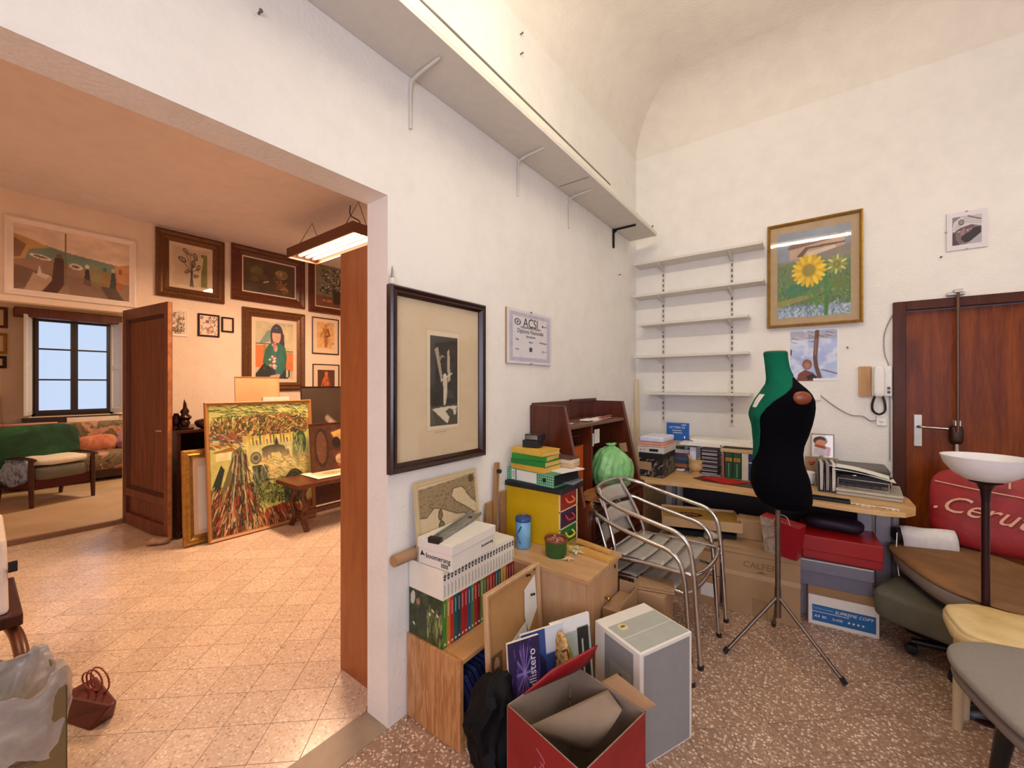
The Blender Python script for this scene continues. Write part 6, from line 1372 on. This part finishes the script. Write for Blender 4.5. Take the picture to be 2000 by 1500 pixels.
# z, half width, half depth, forward shift, half angle of the green panel
R = [(.820, .110, .100, -.045, 0), (.835, .140, .135, -.040, 0), (.87, .170, .152, -.028, 0), (.93, .182, .163, -.012, 0), (.99, .176, .158, -.006, 0), (1.05, .158, .142, .000, 0), (1.07, .150, .137, .000, 2), (1.12, .138, .132, .000, 22), (1.165, .136, .136, -.004, 30), (1.22, .144, .150, -.012, 34),
     (1.28, .162, .160, -.020, 38), (1.33, .178, .166, -.024, 42), (1.37, .188, .166, -.028, 48), (1.41, .198, .156, -.034, 58), (1.445, .196, .134, -.038, 74), (1.475, .176, .110, -.034, 88), (1.50, .140, .088, -.028, 98), (1.525, .100, .076, -.018, 115), (1.545, .080, .069, -.010, 150), (1.57, .070, .064, -.002, 179.9), (1.60, .064, .061, .004, 179.9), (1.64, .062, .060, .010, 179.9), (1.675, .063, .061, .014, 179.9)]
def interp(z):
    for a, b in zip(R[:-1], R[1:]):
        if a[0] <= z <= b[0]:
            k = (z - a[0]) / (b[0] - a[0]); return [p + (q - p) * k for p, q in zip(a, b)]
    return R[-1]
def body(z, phi, off=0):
    _, w_, d_, xo, _l = interp(z); e = .86
    q = lambda v: math.copysign(abs(v) ** e, v)
    x = (xo + (d_ + off) * q(math.cos(phi))) * .86; y_ = (w_ + off) * q(math.sin(phi)) * .88
    if math.cos(phi) > 0: x += .018 * math.exp(-((z - 1.325) / .055) ** 2) * (math.exp(-((abs(y_) - .085) / .045) ** 2))
    return (x, y_, z)
zs = [.82 + (1.675 - .82) * k / 70 for k in range(71)]
m_navy = plain('navy_jersey', '040409', .9, var=.1, scale=60, bump=.1, spec=.08); m_grn = plain('green_jersey', '0a6149', .9, var=.05, scale=60, bump=.1, spec=.12)
def dark(u, v):
    z = .82 + v * (1.675 - .82); l = math.radians(interp(z)[4]); return body(z, l + u * (2 * PI - 2 * l))
def green(u, v):
    z = 1.068 + v * (1.675 - 1.068); l = math.radians(interp(z)[4]); return body(z, -l + u * 2 * l, .0008)
put('torso', MB().grid(dark, 56, 90), m_navy, t, smooth=180, solid=.004)
put('front_panel', MB().grid(green, 48, 90), m_grn, t, smooth=180, solid=.004)
put('base_disc', MB().lathe([(.001, .812), (.084, .814), (.088, .822), (.001, .824)], 28, (-.036, 0, 0)), m_black, t)
put('neck_cap', MB().lathe([(.001, 1.672), (.052, 1.673), (.056, 1.679), (.050, 1.684), (.001, 1.686)], 28, (.012, 0, 0)), plain('cap_wood', '7a6a44', .5), t, smooth=50)
for s_ in (-1, 1):
    put('arm_plug', MB().ball((-.070, s_ * .166, 1.428), (.044, .016, .035), 14), wood('plug_wood', '6a2c10', '8f451c', 'x', .35, 4), t, smooth=180)
put('seam', MB().tube([body(z, math.radians(interp(z)[4]), .0022) for z in zs if 1.09 < z < 1.52], .0018, 5), plain('seam_green', '0a3d30', .8), t, smooth=60)
put('paper_tag', MB().grid(lambda u, v: tuple(Vector(body(1.372 + .072 * v, math.radians(4 + 22 * u), .010))), 4, 4), m_paper, t, solid=.001)
sm = plain('stand_steel', '7a6a5c', .35, .8, .1)
put('pole', MB().tube([(0, 0, .30), (0, 0, .83)], .0135, 12), sm, t, smooth=60); put('pole', MB().tube([(0, 0, .20), (0, 0, .36)], .016, 12), sm, t, smooth=60)
Mi = Matrix.Rotation(math.radians(164), 4, 'Z')
for fx, fy in ((-.42, 2.53), (.105, 2.62), (-.225, 3.0)):
    p = Mi @ Vector((fx - bx_, fy - by_, 0))
    lg = put('leg', MB().tube([(0, 0, .315), (p.x * .96, p.y * .96, .022)], .0095, 8), sm, t, smooth=60)
    put('rubber_foot', MB().tube([(p.x * .94, p.y * .94, .034), (p.x, p.y, .010)], .013, 8), m_dark, lg)

# ================================================================= floor lamp
lx, ly = .70, 3.16
lx, ly = at(1925, 950, y=2.765).x, 2.765
t = thing('floor_lamp', 'torchiere with a wide white glass bowl on a dark red-brown pole', 'lamp', (lx, ly, 0))
zr = 1.5 - .185 * (ly / (0.8 + .6 * 1.156))
m_lb = plain('lamp_maroon', '2c0f12', .35, .3)
put('lamp_shade', MB().lathe([(.03, -.098), (.07, -.090), (.108, -.062), (.134, -.024), (.146, .014), (.141, .014), (.129, -.018), (.103, -.054), (.06, -.078), (.001, -.084)], 48, (0, 0, zr)), plain('opal_glass', 'e8e4e4', .25, var=.01), t, smooth=60, rot=(math.radians(0), math.radians(0), 0))
put('cup', MB().lathe([(.014, -.19), (.018, -.14), (.03, -.11), (.055, -.100), (.03, -.099), (.001, -.099)], 24, (0, 0, zr)), m_lb, t, smooth=60)
put('pole', MB().tube([(0, 0, .02), (0, 0, zr - .15)], .014, 12), m_lb, t, smooth=60)
put('base', MB().lathe([(.085, 0), (.085, .012), (.03, .025), (.016, .05)], 28), m_lb, t, smooth=40)
put('slot', MB().tube([(-.05, -.12, zr + .0), (-.01, -.08, zr - .02)], .004, 5), m_dark, t)

# ================================================================= chairs and bags at the right edge
# low grey-green office chair
t = thing('office_chair', 'low grey-green padded office chair on black castors under the brown seat', 'chair', (.72, 3.13, 0), math.radians(-24))
m_gg = plain('grey_green_fabric', '5c594c', .9, bump=.3)
put('seat', MB().ball((-.03, 0, .27), (.40, .27, .085), 18, .28), m_gg, t, smooth=180)
put('column', MB().tube([(0, 0, .08), (0, 0, .20)], .03, 10), m_dark, t, smooth=60)
for k in range(5):
    a = math.radians(200 + 72 * k); R_ = .31
    l_ = put('leg', MB().tube([(0, 0, .11), (R_ * math.cos(a), R_ * math.sin(a), .075)], [.028, .018], 8), m_dark, t, smooth=60)
    put('castor', MB().lathe([(.001, -.022), (.026, -.020), (.030, -.01), (.030, .01), (.026, .020), (.001, .022)], 16).jitter(0), m_dark, l_, (R_ * math.cos(a), R_ * math.sin(a), .031), (PI / 2, 0, a), smooth=50)
# brown seat
t = thing('upholstered_seat', 'brown pointed upholstered seat with a pale grey underside and black piping', 'seat', (0, 0, 0))
ol = [at(px, py, z=.50) for px, py in ((1734, 1066), (1790, 1060), (1850, 1062), (1905, 1075), (1990, 1105), (2080, 1140), (2120, 1195), (2060, 1212), (1980, 1198), (1900, 1172), (1830, 1142), (1770, 1102))]
pts = bez([(p.x, p.y, 0) for p in ol], 5, True); c_ = sum(pts, Vector()) / len(pts)
def ring(k, z): return [((c_.x + (p.x - c_.x) * k), (c_.y + (p.y - c_.y) * k), z) for p in pts]
put('seat_top', MB().loft([ring(.96, .488), ring(.99, .494), ring(1.0, .502), ring(.98, .512), ring(.9, .518), ring(.5, .522), ring(.1, .523)]), sampled('brown_velour', [(.3, '6a4526'), (.7, '8a6238')], 3, .8), t, smooth=60)
put('underside', MB().loft([ring(.78, .398), ring(.86, .402), ring(.93, .44), ring(.97, .4875)]), plain('shell_grey', 'a39c94', .5), t, smooth=60)
put('piping', MB().tube(ring(.84, .394), .008, 6, True), m_dark, t, smooth=60)
put('support', MB().tube([(c_.x, c_.y, .362), (c_.x, c_.y, .40)], .05, 12), m_dark, t, smooth=60)
# black armrest under a white towel
ar = at(1790, 1045, y=3.50)
t = thing('armrest', 'black round armrest end poking out of a white towel', 'armrest', (ar.x, 3.50, 0))
put('pad', MB().tube([(-.105, -.055, ar.z), (.17, .03, ar.z)], [.042, .042], 20), m_black, t, smooth=60)
put('column', MB().tube([(.05, 0, .02), (.05, 0, ar.z - .04)], .018, 10), m_dark, t, smooth=60)
put('foot', MB().lathe([(.12, 0), (.12, .012), (.03, .03)], 20, (.05, 0, 0)), m_dark, t, smooth=40)
tw = MB().grid(lambda u, v: (lambda a, s_: (ar.x - .07 + s_ * .245 - .010 * math.sin(a), 3.50 - .043 + s_ * .075 - (.054) * math.cos(a), ar.z + .052 * math.sin(a) - (0 if 0 <= a <= PI else .06 * abs(math.sin(a)))))(-.9 + u * (PI + 1.6), v), 24, 8)
solo('towel', 'white towel draped over the black armrest', 'towel', tw.jitter(.006, 4, 12), plain('towel_white', 'dcd8d4', .95, bump=.4, scale=40), smooth=80, solid=.004)
solo('white_string', 'thin white cord hanging from the towel below the brown seat', 'string', MB().tube([at(1752, 1040, y=3.40), at(1750, 1080, y=3.36), at(1756, 1125, y=3.30)], .003, 5), m_paper)
# red bag with script lettering
rb = at(1940, 1040, y=3.62)
t = thing('red_bag', 'large red bag with cream script lettering lying on the brown seat by the door', 'bag', (rb.x + .0, 3.50, .535), (math.radians(-14), 0, math.radians(-20)))
m_rb = sampled('red_nylon', [(.3, '7a1418'), (.7, 'a8242a')], 4, .45)
put('body', MB().ball((0, .07, .235), (.31, .075, .235), 20, .45).jitter(.012, 6, 5), m_rb, t, smooth=180)
text(t, '.Ceruti', .145, T(-.075, -.016, .22) @ UP @ RZ(math.radians(-6)), plain('script_cream', 'dca888', .6), .001, shear=.45)
put('piping', MB().tube(bez([(-.28, .0, .365), (-.1, -.012, .345), (.15, -.012, .33), (.29, -.002, .32)]), .004, 5), plain('script_cream', 'dca888', .6), t)
put('letter', MB().box(-.05, -.042, -.014, .004, .38, .44).box(-.05, -.01, -.014, .004, .432, .44).box(.02, .028, -.014, .004, .375, .435), plain('script_cream', 'dca888', .6), t)
# beige stool
sx_, sy_ = .66, 2.535
t = thing('stool', 'stool with a crumpled cream plastic-covered seat and pale wooden legs', 'stool', (sx_, sy_, 0))
m_cr = sampled('cream_cover_cloth', [(.3, 'c8a868'), (.7, 'e8d09c')], 4, .4)
put('seat', MB().ball((0, 0, .47), (.225, .20, .045), 20, .55).jitter(.006, 3, 9), m_cr, t, smooth=180)
put('seat_cover', MB().ball((0, 0, .496), (.215, .19, .026), 20, .6).jitter(.010, 8, 10), m_cr, t, smooth=180)
for x, y_ in ((-.17, .05), (-.13, .15), (.16, .13), (.15, -.13)): put('leg', MB().tube([(x, y_, .45), (x * 1.06, y_ * 1.06, 0)], [.022, .016], 10), plain('cream_leg', 'cdb898', .45), t, smooth=60)
# grey chair in the corner of the frame
gx, gy = .72, 2.06
t = thing('grey_chair', 'grey fabric chair seat with black legs at the lower right corner', 'chair', (gx, gy, 0), math.radians(15))
m_gf = plain('grey_fabric', '8d857e', .9, var=.04, scale=80, bump=.35)
put('seat', MB().ball((0, 0, .495), (.32, .34, .035), 24, .62), m_gf, t, smooth=180)
put('backrest', MB().ball((.36, .02, .80), (.035, .26, .20), 18, .6), m_gf, t, smooth=180)
for y_ in (-.1, .14): put('upright', MB().tube(bez([(.2, y_, .44), (.36, y_, .46), (.40, y_, .60), (.395, y_, .78)]), .014, 8), m_dark, t, smooth=60)
put('seat_shell', MB().ball((0, 0, .445), (.31, .33, .036), 24, .62), plain('shell_taupe', '7a6e68', .6), t, smooth=180)
for x, y_, fx, fy in ((-.2, -.12, -.46, -.42), (.2, -.2, .34, -.36), (.2, .2, .34, .34), (-.1, .22, -.12, .30)): put('leg', MB().tube([(x, y_, .44), (fx, fy, 0)], [.034, .020], 10), m_dark, t, smooth=60)
solo('black_ring', 'black oval plastic ring resting at the back of the grey seat', 'ring', MB().tube([(.05 * math.cos(a), .03 * math.sin(a), .008) for a in [k * PI / 10 for k in range(20)]], .008, 6, True), m_dark, (gx - .04, gy + .20, .530), smooth=60)
# leather boots and dark bags below
for k, (px, py, lab) in enumerate(((1850, 1315, 'dark shoe tip behind the stool leg, nearer the wall'), (1862, 1375, 'dark brown shoe behind the stool leg, nearer the camera'))):
    g = at(px, py, z=.03)
    solo('shoe', lab, 'shoe', MB().loft([[(x, y_, z) for y_, z in ((-w_, .0), (w_, .0), (w_ * .9, h_ * .7), (0, h_), (-w_ * .9, h_ * .7))] for x, w_, h_ in ((-.12, .015, .03), (-.10, .035, .05), (-.03, .042, .065), (.05, .035, .09), (.12, .034, .10), (.14, .02, .09))]), plain('shoe_leather', '1c1416', .35), (g.x + .12, g.y + .03, .002), .3, smooth=60)

# ================================================================= left foreground
tb = at(112, 1330, z=.50)
t = thing('waste_bin', 'olive-beige square waste bin in the lower left corner', 'bin', (-2.30, .03, 0), math.radians(4))
m_bin = plain('bin_olive', '6f5c38', .55)
X = .175
for b_ in ((X - .006, X, -X, X), (-X, -X + .006, -X, X), (-X, X, X - .006, X), (-X, X, -X, -X + .006)): put('side_panel', B(*b_, 0, .43), m_bin, t, bev=.002)
put('bottom', B(-X, X, -X, X, 0, .006), m_bin, t)
def rr(r_, z): return [(r_ * math.copysign(abs(math.cos(a)) ** .4, math.cos(a)), r_ * math.copysign(abs(math.sin(a)) ** .4, math.sin(a)), z) for a in [2 * PI * k / 110 for k in range(110)]]
def rsm(rs, n=4):
    out = []
    for (a0, b0), (a1, b1) in zip(rs[:-1], rs[1:]): out += [rr(a0 + (a1 - a0) * q / n, b0 + (b1 - b0) * q / n) for q in range(n)]
    return out + [rr(*rs[-1])]
lb = MB().loft(rsm([(.185, .24), (.187, .34), (.190, .43), (.182, .465), (.165, .46), (.150, .40), (.10, .33), (.02, .32)]))
from mathutils import noise as mnoise
lb.v = [(lambda p, n_: (p[0] * (1 + max(-.01, .10 * n_.x)), p[1] * (1 + max(-.01, .10 * n_.x)), p[2] + .05 * n_.z + (.05 * mnoise.noise(Vector((math.atan2(p[1], p[0]) * 2.2, 3, 0))) if p[2] < .3 else 0)))(p, mnoise.noise_vector(Vector(p) * 11)) for p in lb.v]
lb.jitter(.008, 4, 45)
m_gb = sampled('grey_film', [(.3, '8c8480'), (.6, 'a8a09a'), (.85, 'cfc8c0')], 8, .3)
solo('bin_liner', 'crumpled grey plastic liner folded over the rim of the waste bin', 'bag', lb, m_gb, (-2.30, .03, 0), math.radians(4), smooth=45)
# rocking chair edge
t = thing('rocking_chair', 'white padded seat on a dark frame with a bent wooden runner at the left edge', 'chair', (-3.05, .10, 0))
put('seat_panel', MB().prism([(-.5, .44), (.06, .44), (-.03, .60), (-.12, .74), (-.5, .80)], -.45, .02, 'y'), plain('pale_padding', 'd8cdc4', .6), t, bev=.015)
put('seat_frame', B(-.5, .10, -.45, .06, .385, .44), m_darkw, t, bev=.006)
put('latch', B(-.05, -.035, .02, .05, .60, .65), m_dark, t, bev=.003)
put('runner', MB().tube(bez([(-.45, .02, .36), (-.1, .02, .355), (.10, .04, .345), (.24, .05, .29), (.27, .05, .19), (.18, .03, .06), (-.1, .02, .024), (-.4, 0, .024)], 6), .024, 10), m_walnut, t, smooth=60)
put('leg', MB().tube([(-.4, -.3, .40), (-.4, -.3, 0)], .022, 8), m_darkw, t, smooth=60)
# dark red tool pouch with wires
g = at(115, 1310, z=.15)
t = thing('wire_bundle', 'dark red bag with loops of red wire behind the waste bin', 'bag', (-2.60, .345, 0), .3)
put('body', MB().loft([[(-.10, -.06, 0), (.07, -.05, 0), (.07, .04, 0), (-.10, .06, 0)], [(-.12, -.07, .12), (.14, -.01, .10), (.13, .02, .10), (-.11, .06, .13)]]), plain('pouch_red', '5a1c16', .5), t, bev=.01)
for k in range(3): put('wire', MB().tube([(-.04 + .02 * k + (.05 + .01 * k) * math.cos(a), .01 * k, .16 + (.035 + .01 * k) * math.sin(a)) for a in [q * PI / 9 for q in range(18)]], .0035, 5, True), plain('wire_red', '8a3a30', .4), t, smooth=60)
